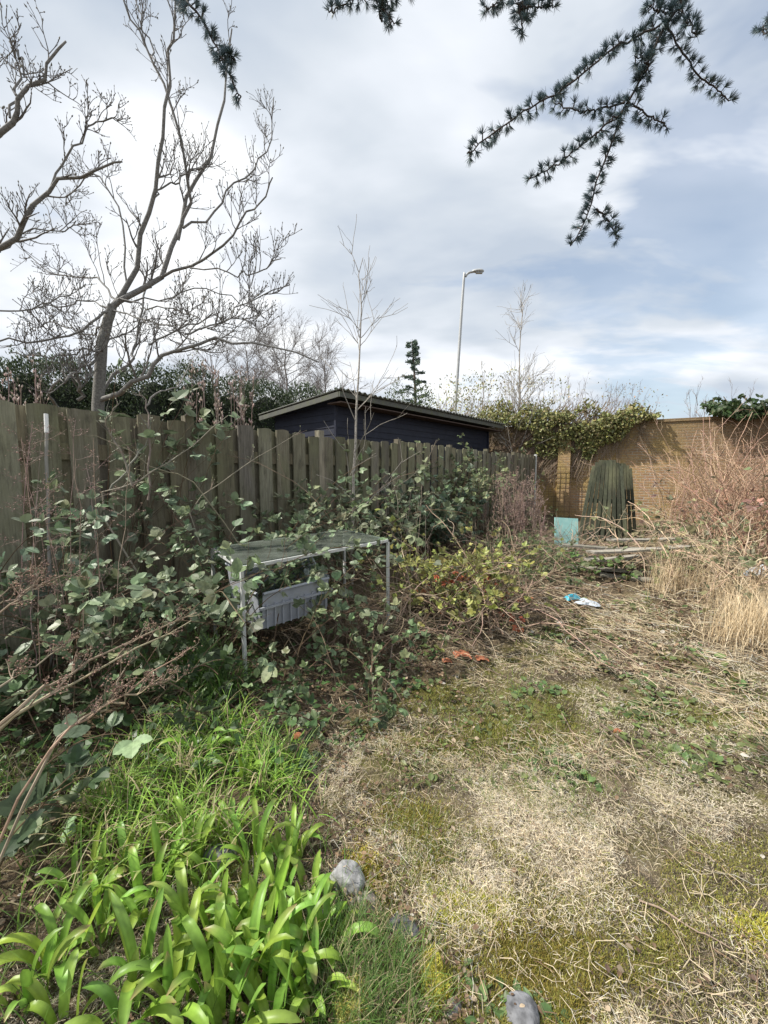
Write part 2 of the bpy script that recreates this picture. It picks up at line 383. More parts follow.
def glass_mat():
    m, nt, b, out = new_mat('dusty_glass'); tc = N(nt, 'ShaderNodeTexCoord')
    n = N(nt, 'ShaderNodeTexNoise', i_Scale=5, i_Detail=8, i_Roughness=.7); L(nt, tc.outputs['Object'], n.inputs['Vector'])
    b.inputs['Base Color'].default_value = (.20, .22, .19, 1); b.inputs['Roughness'].default_value = .25
    tr = N(nt, 'ShaderNodeBsdfTransparent'); tr.inputs[0].default_value = (.62, .68, .64, 1)
    mx = N(nt, 'ShaderNodeMixShader'); L(nt, ramp(nt, n.outputs['Fac'], [(.35, .18), (.7, .55)]), mx.inputs[0])
    L(nt, tr.outputs[0], mx.inputs[1]); L(nt, b.outputs[0], mx.inputs[2]); L(nt, mx.outputs[0], out.inputs[0])
    return m
M_GLASS = glass_mat()

# ------------------------------------------------------------------ ground
FA, FB = np.array([-2.74, 2.92]), np.array([4.47, 12.0]); FD = FB-FA; FLEN = np.linalg.norm(FD); FU = FD/FLEN; FN = np.array([FU[1], -FU[0]])  # FN faces the garden
def fpt(s, off=0.0): return FA+FU*(s*FLEN)+FN*off
def fdist(x, y): return (x-FA[0])*FN[0]+(y-FA[1])*FN[1]
LAWN = [gnd(*p) for p in ((395, 1300), (398, 1015), (372, 905), (335, 840), (306, 755), (345, 722), (430, 688), (500, 648), (570, 612), (640, 592), (705, 640), (768, 668), (1000, 690), (1500, 1000), (1500, 1300))]
CLAYP = [gnd(*p) for p in ((640, 1100), (660, 985), (700, 935), (790, 880), (900, 850), (1100, 1000), (1000, 1200))]
BRIGHT = [gnd(*p) for p in ((385, 830), (430, 752), (560, 742), (700, 800), (800, 790), (1000, 900), (640, 930), (560, 990), (500, 990), (440, 960))]
def lawn_zone(x, y): return in_poly(x, y, LAWN)
def build_ground():
    def axis(lo, hi, a, b, step):
        core = np.arange(a, b, step); out_lo = a-np.geomspace(step, a-lo, 34)[::-1]; out_hi = core[-1]+np.geomspace(step, hi-core[-1], 34)
        return np.concatenate([out_lo, core, out_hi])
    xs = axis(-900, 900, -3.2, 8.0, .04); ys = axis(-300, 1200, .2, 12.0, .045)
    X, Y = np.meshgrid(xs, ys, indexing='ij'); Z = hgt(X, Y)
    nx, ny = X.shape; i = np.arange(nx*ny).reshape(nx, ny)
    F = np.stack([i[:-1, :-1], i[1:, :-1], i[1:, 1:], i[:-1, 1:]], -1).reshape(-1, 4)
    ll = lawn_zone(X, Y).astype(float); br = in_poly(X, Y, BRIGHT).astype(float); cl = in_poly(X, Y, CLAYP).astype(float)
    for _ in range(5):
        for q in (ll, br, cl): q[1:-1, 1:-1] = (q[1:-1, 1:-1]*2+q[:-2, 1:-1]+q[2:, 1:-1]+q[1:-1, :-2]+q[1:-1, 2:])/6
    g = Geo(); g.add(np.stack([X, Y, Z], -1).reshape(-1, 3), F, np.stack([ll, br, cl], -1).reshape(-1, 3))
    m, nt, b, out = new_mat('garden_soil')
    a = N(nt, 'ShaderNodeAttribute', attribute_name='col'); sp = N(nt, 'ShaderNodeSeparateColor'); L(nt, a.outputs['Color'], sp.inputs[0])
    tc = N(nt, 'ShaderNodeTexCoord')
    def nz(s, d=5, r=.6, off=0):
        mp = N(nt, 'ShaderNodeMapping'); mp.inputs['Location'].default_value = (off, off*2, 0); L(nt, tc.outputs['Object'], mp.inputs[0])
        n = N(nt, 'ShaderNodeTexNoise', i_Scale=s, i_Detail=d, i_Roughness=r); L(nt, mp.outputs[0], n.inputs['Vector']); return n.outputs['Fac']
    soil = mixc(nt, nz(16, 8, .75), (.022, .017, .012), (.115, .088, .062))
    straw = mixc(nt, nz(70, 4, .7), (.10, .075, .05), (.42, .35, .235))
    moss = mixc(nt, nz(90, 3, .7), (.055, .060, .014), (.20, .19, .045))
    litter = mixc(nt, ramp(nt, nz(45, 5, .75), [(.38, 0.0), (.62, 1.0)]), soil, (.17, .13, .08))
    lw = mixc(nt, ramp(nt, nz(2.6, 5, .6, 3), [(.40, 0.0), (.56, 1.0)]), straw, moss)
    lw = mixc(nt, ramp(nt, nz(4.0, 7, .72, 7), [(.44, 0.0), (.58, .92)]), lw, soil)
    lw = mixc(nt, mth(nt, 'MULTIPLY', sp.outputs[1], .35), lw, straw)
    lw = mixc(nt, mth(nt, 'MULTIPLY', sp.outputs[2], ramp(nt, nz(5, 4, .6, 5), [(.3, .25), (.55, .9)])), lw, (.085, .066, .052))
    c = mixc(nt, sp.outputs[0], litter, lw)
    L(nt, c, b.inputs['Base Color']); b.inputs['Roughness'].default_value = .95; b.inputs['Specular IOR Level'].default_value = .1
    bp = N(nt, 'ShaderNodeBump', i_Strength=.9, i_Distance=.02); L(nt, nz(60, 6, .75), bp.inputs['Height']); L(nt, bp.outputs[0], b.inputs['Normal'])
    o = g.build('ground', m, smooth=True); o['kind'] = 'structure'; o['label'] = 'rough garden ground of dry straw, moss and bare soil'; o['category'] = 'ground'
build_ground()

# ------------------------------------------------------------------ fence
FTOP = 1.87
def build_fence():
    base = fpt(.4); root = thing('wooden_fence', 'weathered green-brown wooden panel fence behind the brambles and table', 'fence', (base[0], base[1], 0))
    rz = math.atan2(FU[1], FU[0]); step = .1476; js = [.262+step*k for k in range(-5, 6)]; js[-1] = 1.0
    def lf(along, off, z): p = FA+FU*along+FN*off; return (p[0], p[1], z)
    for a, b in zip(js[:-1], js[1:]):
        g = Geo(); la, lb = a*FLEN+.05, b*FLEN-.05; n = int(round((lb-la)/.128)); w = (lb-la)/n
        top = FTOP+U(-.03, .02); bow = U(.0, .05); tint = U(.85, 1.12)
        for i in range(n):
            u = la+(i+.5)*w; front = i % 2 == 0
            fx = ((i+.5)/n-.5)*2; h = top-bow*fx*fx+U(-.018, .018)-(0.02 if not front else 0)
            bw = w*U(1.38, 1.56) if front else w*U(1.05, 1.2)
            c = np.array((.205, .190, .145))*U(.60, 1.30)*tint*np.array([1, U(.95, 1.05), U(.85, 1.1)])
            off = (.034 if front else -.020)+U(-.003, .003); th = .019; lean = U(-.004, .004)
            # a board with a worn, slightly cupped top
            nt_ = 5; xs_ = np.linspace(-bw/2, bw/2, nt_); dip = -.010*np.abs(np.linspace(-1, 1, nt_))**3+rng.normal(0, .003, nt_)
            V = []
            for o_ in (-th/2, th/2):
                for zz in (0.03, h):
                    for x_, dz in zip(xs_, dip): V.append(lf(u+x_+(lean if zz > 1 else 0), off+o_, zz+(dz if zz > 1 else 0)))
            idx = np.arange(4*nt_).reshape(2, 2, nt_); Fq = []
            for k in range(nt_-1):
                Fq += [(idx[1, 0, k], idx[1, 0, k+1], idx[1, 1, k+1], idx[1, 1, k]), (idx[0, 0, k+1], idx[0, 0, k], idx[0, 1, k], idx[0, 1, k+1]),
                       (idx[1, 1, k], idx[1, 1, k+1], idx[0, 1, k+1], idx[0, 1, k]), (idx[0, 0, k], idx[0, 0, k+1], idx[1, 0, k+1], idx[1, 0, k])]
            for k in (0, nt_-1): Fq.append((idx[0, 0, k], idx[1, 0, k], idx[1, 1, k], idx[0, 1, k]))
            g.add(V, Fq, c)
        p = part(g, 'fence_panel', M_WOOD, root)
        for z in (.32, .95, 1.52):
            r = Geo(); mid = (la+lb)/2; r.box(lf(mid, .007, z), (lb-la, .030, .13), rz, np.array((.16, .135, .09))*U(.8, 1.1))
            part(r, 'rail', M_WOOD, root)
    for k, j in enumerate(js[:-1]):
        g = Geo(); pale = .30 if k == 5 else .16
        g.box(lf(j*FLEN, .01, (FTOP+.03)/2), (.085, .085, FTOP+.03), rz, (pale, pale*.88, pale*.66)); part(g, 'fence_post', M_WOOD if k != 5 else M_PALE_WOOD, root)
    g = Geo(); g.box(lf(FLEN+.02, .03, .95), (.07, .07, 1.9), rz, (.5, .5, .47)); o = part(g, 'fence_post', M_ALU, root); o['label'] = 'pale painted end post'
build_fence()

# ------------------------------------------------------------------ shed
def build_shed():
    c0 = np.array([-.80, 7.25]); d = np.array([4.37, 5.1]); d /= np.linalg.norm(d); q = np.array([-d[1], d[0]])   # d along the front, q away from the garden
    Lr, D, ov = 6.9, 2.1, .35; zt, zb = 2.83, 2.66; rz = math.atan2(d[1], d[0])
    root = thing('garden_shed', 'dark navy timber shed with corrugated lean-to roof behind the fence', 'shed', (c0[0], c0[1], 0))
    def lf(a, b, z): p = c0+d*a+q*b; return np.array((p[0], p[1], z))
    # roof: corrugated sheet falling away from the garden
    g = Geo(); n = 260; a = np.linspace(0, Lr, n); amp = .022; w = amp*np.sin(a*2*math.pi/.146)
    rows = []
    for off in (0.0, -.012):
        for b in (-.06, D+.5):
            rows.append([lf(x, b, zt+(zb-zt)*(b/D)+ww+off) for x, ww in zip(a, w)])
    V = np.array(rows).reshape(-1, 3); i = np.arange(n-1)
    F = np.concatenate([np.stack([i, i+1, n+i+1, n+i], -1), np.stack([2*n+i+1, 2*n+i, 3*n+i, 3*n+i+1], -1), np.stack([i+1, i, 2*n+i, 2*n+i+1], -1), np.stack([n+i, n+i+1, 3*n+i+1, 3*n+i], -1)])
    g.add(V, F); part(g, 'roof', M_ROOF, root, True)
    sl = math.atan2(zb-zt, D)
    g = Geo(); g.box(lf(Lr/2, 0.0, zt-.085), (Lr-.02, .03, .09), rz); o = part(g, 'fascia', M_ROOF, root)
    g = Geo(); p0, p1 = lf(.02, .02, zt-.085), lf(.02, D+.45, zt-.085+(zb-zt)*(D+.45)/D)
    dirv = unit(p1-p0); xx = np.array([*d, 0]); Mx = np.stack([dirv, xx, np.cross(dirv, xx)], -1)
    g.box((p0+p1)/2, (np.linalg.norm(p1-p0), .03, .09), M=Mx); part(g, 'bargeboard', M_ROOF, root)
    g = Geo(); g.box(lf(Lr/2, ov/2+.01, zt-.21), (Lr-.1, ov, .02), rz); part(g, 'soffit', M_FASCIA, root)
    # walls of overlapping boards
    def wall(name, A, B, ztopA, ztopB, nrm):
        g = Geo(); A, B = np.array(A), np.array(B); ln = np.linalg.norm(B-A); bh = .13; nb = int(max(ztopA, ztopB)/bh)+1
        for k in range(nb):
            z0, z1 = k*bh, (k+1)*bh+.012
            f0 = 1.0
            def clampf(z): return z
            ta, tb = min(z1, ztopA), min(z1, ztopB)
            if z0 >= max(ztopA, ztopB): break
            tt = 1.0
            Bx = B
            if ztopB < z0 < ztopA: Bx = A+(B-A)*((ztopA-z0)/(ztopA-ztopB)); tb = z0+.002
            o1, o2 = .022, .008
            V = [(*(A+nrm*o1)[:2], z0), (*(Bx+nrm*o1)[:2], z0), (*(Bx+nrm*o2)[:2], tb), (*(A+nrm*o2)[:2], ta), (*A[:2], z0), (*Bx[:2], z0), (*Bx[:2], tb), (*A[:2], ta)]
            g.add(V, [(0, 1, 2, 3), (5, 4, 7, 6), (4, 5, 1, 0), (3, 2, 6, 7), (0, 3, 7, 4), (1, 5, 6, 2)])
        part(g, name, M_NAVY, root)
    fb = ov; fa0, fa1 = .25, Lr-.45
    P = lambda a, b: (c0+d*a+q*b)
    top = lambda b: zt+(zb-zt)*(b/D)-.06
    wall('wall', P(fa0, fb), P(fa1, fb), top(fb)-.12, top(fb)-.12, -q)
    wall('wall', P(fa0, fb), P(fa0, D+.2), top(fb), top(D+.2), -d)
    wall('wall', P(fa1, fb), P(fa1, D+.2), top(fb), top(D+.2), d)
    wall('wall', P(fa0, D+.2), P(fa1, D+.2), top(D+.2), top(D+.2), q)
    for b in (fb,):
        for a in (fa0-.03, fa1+.03):
            g = Geo(); g.box(lf(a, b-.03, (top(b)-.14)/2), (.06, .05, top(b)-.14), rz); part(g, 'corner_board', M_NAVY, root)
build_shed()

# ------------------------------------------------------------------ brick wall
W0, W1 = np.array([2.0, 13.94]), np.array([15.2, 7.42]); WU = unit(W1-W0); WLEN = np.linalg.norm(W1-W0); WN = np.array([WU[1], -WU[0]])
WN = WN if WN[1] < 0 else -WN
WTOP = 2.82
def wpt(a, off, z): p = W0+WU*a+WN*off; return np.array((p[0], p[1], z))
def wall_at(px, py, off=0.0):
    """where the ray of a pixel meets the wall's face"""
    d = ray(px, py); n = np.array([*WN, 0]); p0 = wpt(0, off, 0); t = np.dot(p0-EYE, n)/np.dot(d, n); return EYE+d*t
def build_wall():
    rz = math.atan2(WU[1], WU[0]); root = thing('brick_wall', 'tall old orange-brown brick wall across the end of the garden', 'wall', (W0[0], W0[1], 0), rz=rz)
    def lbox(a0, a1, y0, y1, z0, z1, name):
        g = Geo(); g.box(((a0+a1)/2, (y0+y1)/2, (z0+z1)/2), (a1-a0, y1-y0, z1-z0))
        o = g.build(name, M_BRICK, root); return o
    lbox(0, WLEN, 0.0, .225, -.2, WTOP-.08, 'brickwork')
    lbox(-.02, WLEN+.02, -.03, .255, WTOP-.077, WTOP, 'coping')
    for a in (float(np.dot(wall_at(563, 490)[:2]-W0, WU)), 12.4):
        lbox(a-.17, a+.17, -.16, -.002, -.2, WTOP-.5, 'pier')
build_wall()

# ------------------------------------------------------------------ trees
OCT = (np.array([[0, 0, 0], [.5, .45, 0], [0, .45, .5], [-.5, .45, 0], [0, .45, -.5], [0, 1, 0]]), [(0, 1, 2, 0), (0, 2, 3, 0), (0, 3, 4, 0), (0, 4, 1, 0), (1, 5, 2, 1), (2, 5, 3, 2), (3, 5, 4, 3), (4, 5, 1, 4)])
OCT = (OCT[0], [tuple(dict.fromkeys(f)) for f in OCT[1]])
def buds(g, P, size, col, ratio=.45):
    """small pointed buds at the ends of twigs"""
    d = unit(P[:, -1]-P[:, -2]); n = len(d); S = np.stack([size*ratio]*2+[size], -1)[:, [0, 2, 1]]
    g.inst(OCT[0], OCT[1], P[:, -1], rotframes(d, unit(rng.normal(0, 1, (n, 3)))), S, col)
def limb(spec, k=14, jit=.02):
    pts = [at(px, py, t) if len(q) == 0 else np.array(q[0]) for px, py, t, *q in spec]
    return resample(pts, k, jit)
def taper(r0, r1, k=14, p=1.0): return r0+(r1-r0)*np.linspace(0, 1, k)**p

def build_magnolia():
    B = at(97, 470, 5.2)
    root = thing('magnolia_tree', 'large bare grey tree behind the fence with steep forked limbs and upturned twigs', 'tree', (B[0], B[1], 0))
    k = 14; Ls, Rs = [], []
    def add(spec, r0, r1): Ls.append(limb(spec, k)); Rs.append(taper(r0*.58, r1*.8, k, .8))
    t = 5.2
    trunk = resample([np.array([B[0]-.05, B[1], -.05]), at(97, 430, t), at(101, 350, t), at(107, 322, t), at(113, 305, t)], k, .008)
    g = Geo(); g.tubes(trunk[None], taper(.078, .052)[None], 12, (.175, .17, .155)); part(g, 'trunk', M_BARK, root, True)
    add([(112, 308, t), (130, 278, 5.2), (145, 230, 5.1), (152, 190, 5.0), (160, 150, 4.9), (168, 108, 4.8), (172, 60, 4.8), (176, 30, 4.7), (177, -25, 4.7)], .062, .012)
    add([(111, 308, t), (125, 296, 5.2), (160, 277, 5.3), (178, 240, 5.4), (187, 205, 5.4), (200, 178, 5.5), (215, 135, 5.5), (222, 100, 5.5), (228, 65, 5.6), (231, 30, 5.6)], .070, .012)
    add([(178, 240, 5.4), (187, 200, 5.3), (187, 175, 5.2), (178, 130, 5.1), (160, 75, 5.0), (147, 45, 5.0), (128, 12, 4.9), (118, -12, 4.9)], .040, .010)
    add([(160, 75, 5.0), (150, 45, 5.0), (140, 12, 5.0), (132, -15, 5.0)], .018, .008)
    add([(183, 228, 5.4), (212, 216, 5.6), (230, 190, 5.7), (250, 170, 5.8), (268, 147, 5.9), (274, 100, 5.9)], .028, .009)
    add([(162, 277, 5.3), (200, 262, 5.1), (225, 245, 5.0), (245, 215, 4.9), (260, 200, 4.9), (273, 178, 4.8)], .032, .009)
    add([(190, 268, 5.1), (230, 274, 5.0), (260, 272, 4.9), (278, 260, 4.9)], .016, .008)
    add([(155, 197, 5.0), (180, 178, 5.2), (200, 168, 5.4)], .018, .012)
    add([(100, 400, 5.2), (125, 388, 4.9), (142, 378, 4.7), (155, 360, 4.7), (170, 350, 4.7), (200, 340, 4.6), (225, 338, 4.6), (255, 345, 4.5), (285, 350, 4.4), (320, 360, 4.4)], .060, .008)
    add([(185, 334, 4.6), (215, 325, 4.8), (250, 300, 5.0), (288, 285, 5.1)], .020, .008)
    add([(98, 395, 5.3), (128, 362, 5.5), (135, 345, 5.6), (145, 300, 5.8), (150, 280, 5.9)], .035, .014)
    add([(110, 312, t), (90, 325, 5.0), (50, 340, 4.8), (0, 340, 4.6), (-50, 335, 4.5)], .030, .010)
    add([(127, 285, 5.2), (120, 220, 5.4), (95, 175, 5.5), (75, 190, 5.6), (62, 205, 5.7)], .022, .008)
    add([(116, 300, t), (95, 280, 5.5), (60, 275, 5.8), (25, 255, 6.0)], .024, .008)
    add([(118, 300, t), (150, 305, 5.0), (190, 315, 4.8), (215, 330, 4.7)], .018, .008)
    add([(60, 410, 5.0), (48, 395, 4.6), (62, 380, 4.5), (75, 372, 4.6), (85, 350, 4.8)], .032, .012)
    add([(78, 400, 4.9), (80, 385, 4.8), (88, 372, 4.9), (100, 352, 5.0)], .036, .02)
    for q in ([(112, 310, t), (140, 318, 4.9), (175, 330, 4.7), (205, 352, 4.6)], [(108, 322, t), (85, 335, 5.5), (55, 322, 5.8), (30, 330, 6.0)], [(120, 300, t), (160, 300, 5.6), (200, 290, 5.9), (240, 300, 6.1), (262, 318, 6.2)], [(112, 310, t), (90, 300, 5.6), (60, 305, 5.9), (20, 295, 6.2)], [(150, 345, 4.7), (190, 325, 4.9), (225, 318, 5.1), (255, 325, 5.2)], [(105, 340, 5.2), (125, 335, 5.6), (150, 318, 5.9), (172, 322, 6.0)], [(103, 345, 5.2), (80, 352, 4.9), (45, 358, 4.7), (10, 352, 4.6)]): add(q, .02, .008)
    P, R = np.stack(Ls), np.stack(Rs)
    g = Geo()
    for i in range(len(P)):
        g2 = Geo(); g2.tubes(P[i:i+1], R[i:i+1], 8, (.20, .195, .185)); part(g2, 'limb', M_BARK, root, True)
    P1, R1 = spawn(P, R, 8, .15, .98, (.3, .85), (.5, 1.15), .28, .16, .5, 7, .006)
    P2, R2 = spawn(P1, R1, 4, .2, 1., (.15, .42), (.5, 1.2), .35, .2, .65, 5, .0045)
    P3, R3 = spawn(P2, R2, 3, .2, 1., (.06, .18), (.5, 1.1), .45, .2, .75, 4, .0036)
    g.tubes(P1, R1, 5, (.15, .14, .13)); g.tubes(P2, R2, 4, (.14, .13, .125)); g.tubes(P3, R3, 4, (.13, .12, .115))
    for Q in (P1, P2, P3): buds(g, Q, U(.02, .04, len(Q)), jcol((.16, .15, .12), len(Q), .2), .4)
    part(g, 'crown', M_TWIG, root)
build_magnolia()

def build_left_tree():
    root = thing('magnolia_tree', 'bare tree reaching in over the fence with gnarled upturned twigs, its trunk out of view', 'tree', (-7.0, 4.6, 0))
    k = 14; Ls, Rs = [], []
    hub = np.array([-6.6, 4.6, 2.6])
    g = Geo(); g.tubes(resample([np.array([-7.0, 4.6, -.05]), np.array([-6.9, 4.6, 1.2]), hub], k, .01)[None], taper(.16, .11)[None], 12, (.175, .17, .155)); part(g, 'trunk', M_BARK, root, True)
    def add(pts, r0, r1): Ls.append(resample(pts, k, .02)); Rs.append(taper(r0*.52, r1*.8, k, .8))
    add([hub, at(-90, 290, 4.7), at(0, 252, 4.5), at(30, 215, 4.4), at(55, 185, 4.4), at(95, 172, 4.3), at(122, 162, 4.3)], .08, .010)
    add([at(50, 190, 4.4), at(70, 150, 4.4), at(92, 125, 4.5), at(112, 118, 4.5)], .022, .009)
    add([hub, at(-90, 220, 4.2), at(0, 135, 4.0), at(15, 110, 4.0), at(30, 90, 4.0), at(50, 65, 4.0), at(65, 42, 4.0)], .07, .011)
    add([at(10, 118, 4.0), at(20, 70, 4.1), at(12, 38, 4.1)], .022, .010)
    add([at(-40, 300, 4.6), at(10, 310, 4.8), at(60, 300, 5.0), at(85, 285, 5.1)], .022, .008)
    add([at(0, 252, 4.5), at(20, 235, 4.7), at(60, 230, 4.9), at(75, 222, 4.9)], .018, .008)
    P, R = np.stack(Ls), np.stack(Rs)
    for i in range(len(P)):
        g2 = Geo(); g2.tubes(P[i:i+1], R[i:i+1], 8, (.19, .185, .175)); part(g2, 'limb', M_BARK, root, True)
    P1, R1 = spawn(P, R, 9, .25, .98, (.25, .65), (.5, 1.15), .30, .18, .5, 7, .006)
    P2, R2 = spawn(P1, R1, 4, .2, 1., (.12, .32), (.5, 1.2), .38, .2, .65, 5, .0045)
    P3, R3 = spawn(P2, R2, 2, .2, 1., (.05, .14), (.5, 1.1), .45, .2, .75, 4, .0036)
    g = Geo(); g.tubes(P1, R1, 5, (.15, .14, .13)); g.tubes(P2, R2, 4, (.14, .13, .125)); g.tubes(P3, R3, 4, (.13, .12, .115))
    for Q in (P1, P2, P3): buds(g, Q, U(.02, .04, len(Q)), jcol((.16, .15, .12), len(Q), .2), .4)
    part(g, 'crown', M_TWIG, root)
build_left_tree()

def bare_tree(name, label, base, H, r, col, n1=12, n2=6, n3=5, spread=.8, group=None, lean=(0, 0), asc=.35, tw=.010, l1=.42, lf=.3):
    root = thing(name, label, 'tree', tuple(base), group)
    b = np.array(base, float); k = 12
    tr = resample([b+[0, 0, -.1], b+np.array([lean[0]*.5, lean[1]*.5, H*.5]), b+np.array([lean[0], lean[1], H])], k, H*.004)
    R = taper(r, r*.12, k, .9); g = Geo(); g.tubes(tr[None], R[None], 8, col); part(g, 'trunk', M_BARK, root, True)
    P1, R1 = spawn(tr[None], R[None], n1, .25, .93, (H*l1*.6, H*l1), (.5*spread, .95*spread), asc, .07, .5, 8, tw*1.3, .3, lf)
    P2, R2 = spawn(P1, R1, n2, .15, .98, (H*.10, H*.2), (.4, .9), asc*.7, .1, .55, 6, tw)
    g = Geo(); c = np.array(col)*.8; g.tubes(P1, R1, 5, c); g.tubes(P2, R2, 4, c)
    if n3:
        P3, R3 = spawn(P2, R2, n3, .1, 1., (H*.04, H*.10), (.4, 1.0), asc*.5, .12, .7, 5, tw*.75); g.tubes(P3, R3, 4, c)
    part(g, 'crown', M_TWIG, root); return root
GB = 'bare trees far behind the hedge'
for px, py, t, H, lab in ((214, 330, 27, 5.6, 'far bare tree half hidden by the big magnolia limbs'), (250, 326, 24, 5.9, 'far bare twiggy tree between the magnolia and the shed'),
                          (288, 318, 26, 6.6, 'tallest far bare tree left of the shed roof'), (322, 342, 29, 5.6, 'low far bare tree nearest the shed roof')):
    p = at(px, py, t); bare_tree('bare_tree', lab, (p[0], p[1], 0), p[2]*.86, .16, (.22, .20, .19), 30, 12, 6, 1.5, GB, (U(-.4, .4), 0), .12, .009, .52)
p = on_ground(349, 600); d_ = ray(349, 470); sp_ = EYE+d_*4.75
bare_tree('birch_sapling', 'thin bare pale sapling growing in front of the fence before the shed', (sp_[0], sp_[1], 0), 3.8, .024, (.36, .33, .29), 16, 3, 1, 1.0, None, (.16, .05), .10, .0036, .36, .86)
sp_ = at(516, 440, 12.7)
bare_tree('birch_sapling', 'slender bare sapling behind the far end of the fence', (sp_[0], sp_[1], 0), 6.6, .055, (.40, .37, .33), 20, 5, 2, 1.0, None, (.10, 0), .12, .0065, .33, .86)

def blob_points(lumps, n, shell=.35, gate=None):
    """points in the outer shell of a union of ellipsoids, thinned by noise so the outline breaks up"""
    lumps = np.array(lumps, float); w = lumps[:, 3]*lumps[:, 4]+lumps[:, 3]*lumps[:, 5]; w /= w.sum()
    i = rng.choice(len(lumps), n, p=w); d = unit(rng.normal(0, 1, (n, 3))); r = 1-shell*rng.random(n)**1.6
    bump = 1+.22*(fbm(d[:, 0]*2+i*5, d[:, 1]*2+d[:, 2]*3, 1.6, 3, 3)-.5)*2
    P = lumps[i, :3]+d*lumps[i, 3:]*(r*bump)[:, None]
    keep = np.ones(n, bool)
    for L_ in lumps: keep &= ~((((P-L_[:3])/L_[3:])**2).sum(1) < (1-shell-.12)**2)
    if gate is not None: keep &= fbm(P[:, 0]+P[:, 1]*.7, P[:, 2], gate[0], 9, 3) > gate[1]
    return P[keep], d[keep]
def build_hedge():
    a, b = at(-260, 400, 8.2), at(335, 400, 10.5); root = thing('hedge', 'long dark evergreen hedge running behind the wooden fence', 'hedge', (float(a[0]+b[0])/2, float(a[1]+b[1])/2, 0))
    n = 15; lumps = []
    for i in range(n):
        f = i/(n-1); p = a+(b-a)*f; px = -260+595*f; top = np.interp(px, [-260, 0, 100, 170, 240, 335], [352, 352, 360, 366, 382, 391])
        zt = EYE[2]+ray(px, top)[2]*np.linalg.norm(p[:2]-EYE[:2])/np.linalg.norm(ray(px, top)[:2]); zt += U(-.08, .08)
        lumps.append((p[0], p[1], zt*.5, .85, .85, zt*.5)); lumps.append((p[0]+U(-.3, .3), p[1]+U(-.2, .2), zt-.55, .6, .6, .55))
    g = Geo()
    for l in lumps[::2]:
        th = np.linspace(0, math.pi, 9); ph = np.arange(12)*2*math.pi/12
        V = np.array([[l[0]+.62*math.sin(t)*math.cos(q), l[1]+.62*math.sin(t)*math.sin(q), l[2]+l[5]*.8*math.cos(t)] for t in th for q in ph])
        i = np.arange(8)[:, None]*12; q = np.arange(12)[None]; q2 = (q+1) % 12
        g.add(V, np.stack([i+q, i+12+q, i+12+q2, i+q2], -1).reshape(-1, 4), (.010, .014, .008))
    part(g, 'dark_core', M_TWIG, root)  # solid near-black core, added to stand in for the shade inside the hedge
    P, d = blob_points(lumps, 150000, .35); n = len(P); g = Geo()
    dd = unit(d+np.array([0, 0, .6])+rng.normal(0, .6, (n, 3)))
    leaves(g, P, dd, unit(d+rng.normal(0, .5, (n, 3))), U(.035, .075, n), jcol((.032, .052, .019), n, .5), LEAF_S)
    part(g, 'foliage', M_LEAF, root)
build_hedge()

def shrub_bank(name, label, lumps, n, size, col, stemcol=None, nst=0, gate=(2.2, .47), shell=.6, tmpl=LEAF_S, group=None, tw=.008):
    L0 = np.array(lumps); root = thing(name, label, 'shrub', (float(L0[:, 0].mean()), float(L0[:, 1].mean()), 0), group)
    P, d = blob_points(lumps, n, shell, gate); m = len(P); g = Geo()
    leaves(g, P, unit(d+rng.normal(0, .7, (m, 3))+np.array([0, 0, .2])), unit(rng.normal(0, .6, (m, 3))+np.array([-.2, -.2, 1])), U(size*.6, size*1.3, m), jcol(col, m, .4, .15), tmpl)
    part(g, 'foliage', M_LEAF, root)
    if nst:
        g = Geo(); i = rng.integers(0, len(L0), nst); k = 8
        b0 = np.stack([L0[i, 0]+rng.normal(0, .2, nst)*L0[i, 3], L0[i, 1]+rng.normal(0, .2, nst)*L0[i, 4], np.zeros(nst)], -1)
        dd = unit(rng.normal(0, 1, (nst, 3))); dd[:, 2] = np.abs(dd[:, 2]); tp = L0[i, :3]+dd*L0[i, 3:]*U(.85, 1.12, nst)[:, None]
        f = np.linspace(0, 1, k)[None, :, None]; mid = np.stack([b0[:, 0]*.6+tp[:, 0]*.4, b0[:, 1]*.6+tp[:, 1]*.4, tp[:, 2]*.75], -1)
        Q = b0[:, None]*(1-f)**2+2*mid[:, None]*f*(1-f)+tp[:, None]*f**2+rng.normal(0, .03, (nst, k, 3)); R = np.full((nst, 1), tw)*np.linspace(1.6, .6, k)[None]
        P2, R2 = spawn(Q, R, 6, .45, 1., (.25, .75), (.3, .9), .3, .15, .7, 5, tw*.6)
        P3, R3 = spawn(P2, R2, 3, .3, 1., (.12, .35), (.3, .9), .3, .15, .8, 4, tw*.5)
        for q, r in ((Q, R), (P2, R2), (P3, R3)): g.tubes(q, r, 4, stemcol)
        part(g, 'stem', M_TWIG, root)
    return root
def lump(px, top, t, w, squash=1.0):
    p = at(px, top, t); return (p[0], p[1], p[2]*.55, w, w, p[2]*.45)
GS = 'shrubs growing beyond the brick wall'
shrub_bank('flowering_shrub', 'pale yellowish shrub beyond the wall beside the street lamp', [lump(452, 378, 16, 1.1), lump(480, 372, 16.5, 1.2)], 6500, .10, (.36, .34, .16), (.22, .18, .13), 26, group=GS)
shrub_bank('flowering_shrub', 'pale cream flowering shrub beyond the wall behind the slender sapling', [lump(520, 368, 17, 1.4), lump(552, 374, 17, 1.2)], 6500, .10, (.38, .35, .20), (.24, .20, .15), 30, group=GS)
shrub_bank('bare_shrub', 'twiggy leafless shrub beyond the wall to the right of the flowering ones', [lump(600, 378, 20, 1.7), lump(575, 377, 20, 1.2)], 500, .09, (.25, .22, .13), (.24, .21, .20), 55, group=GS)
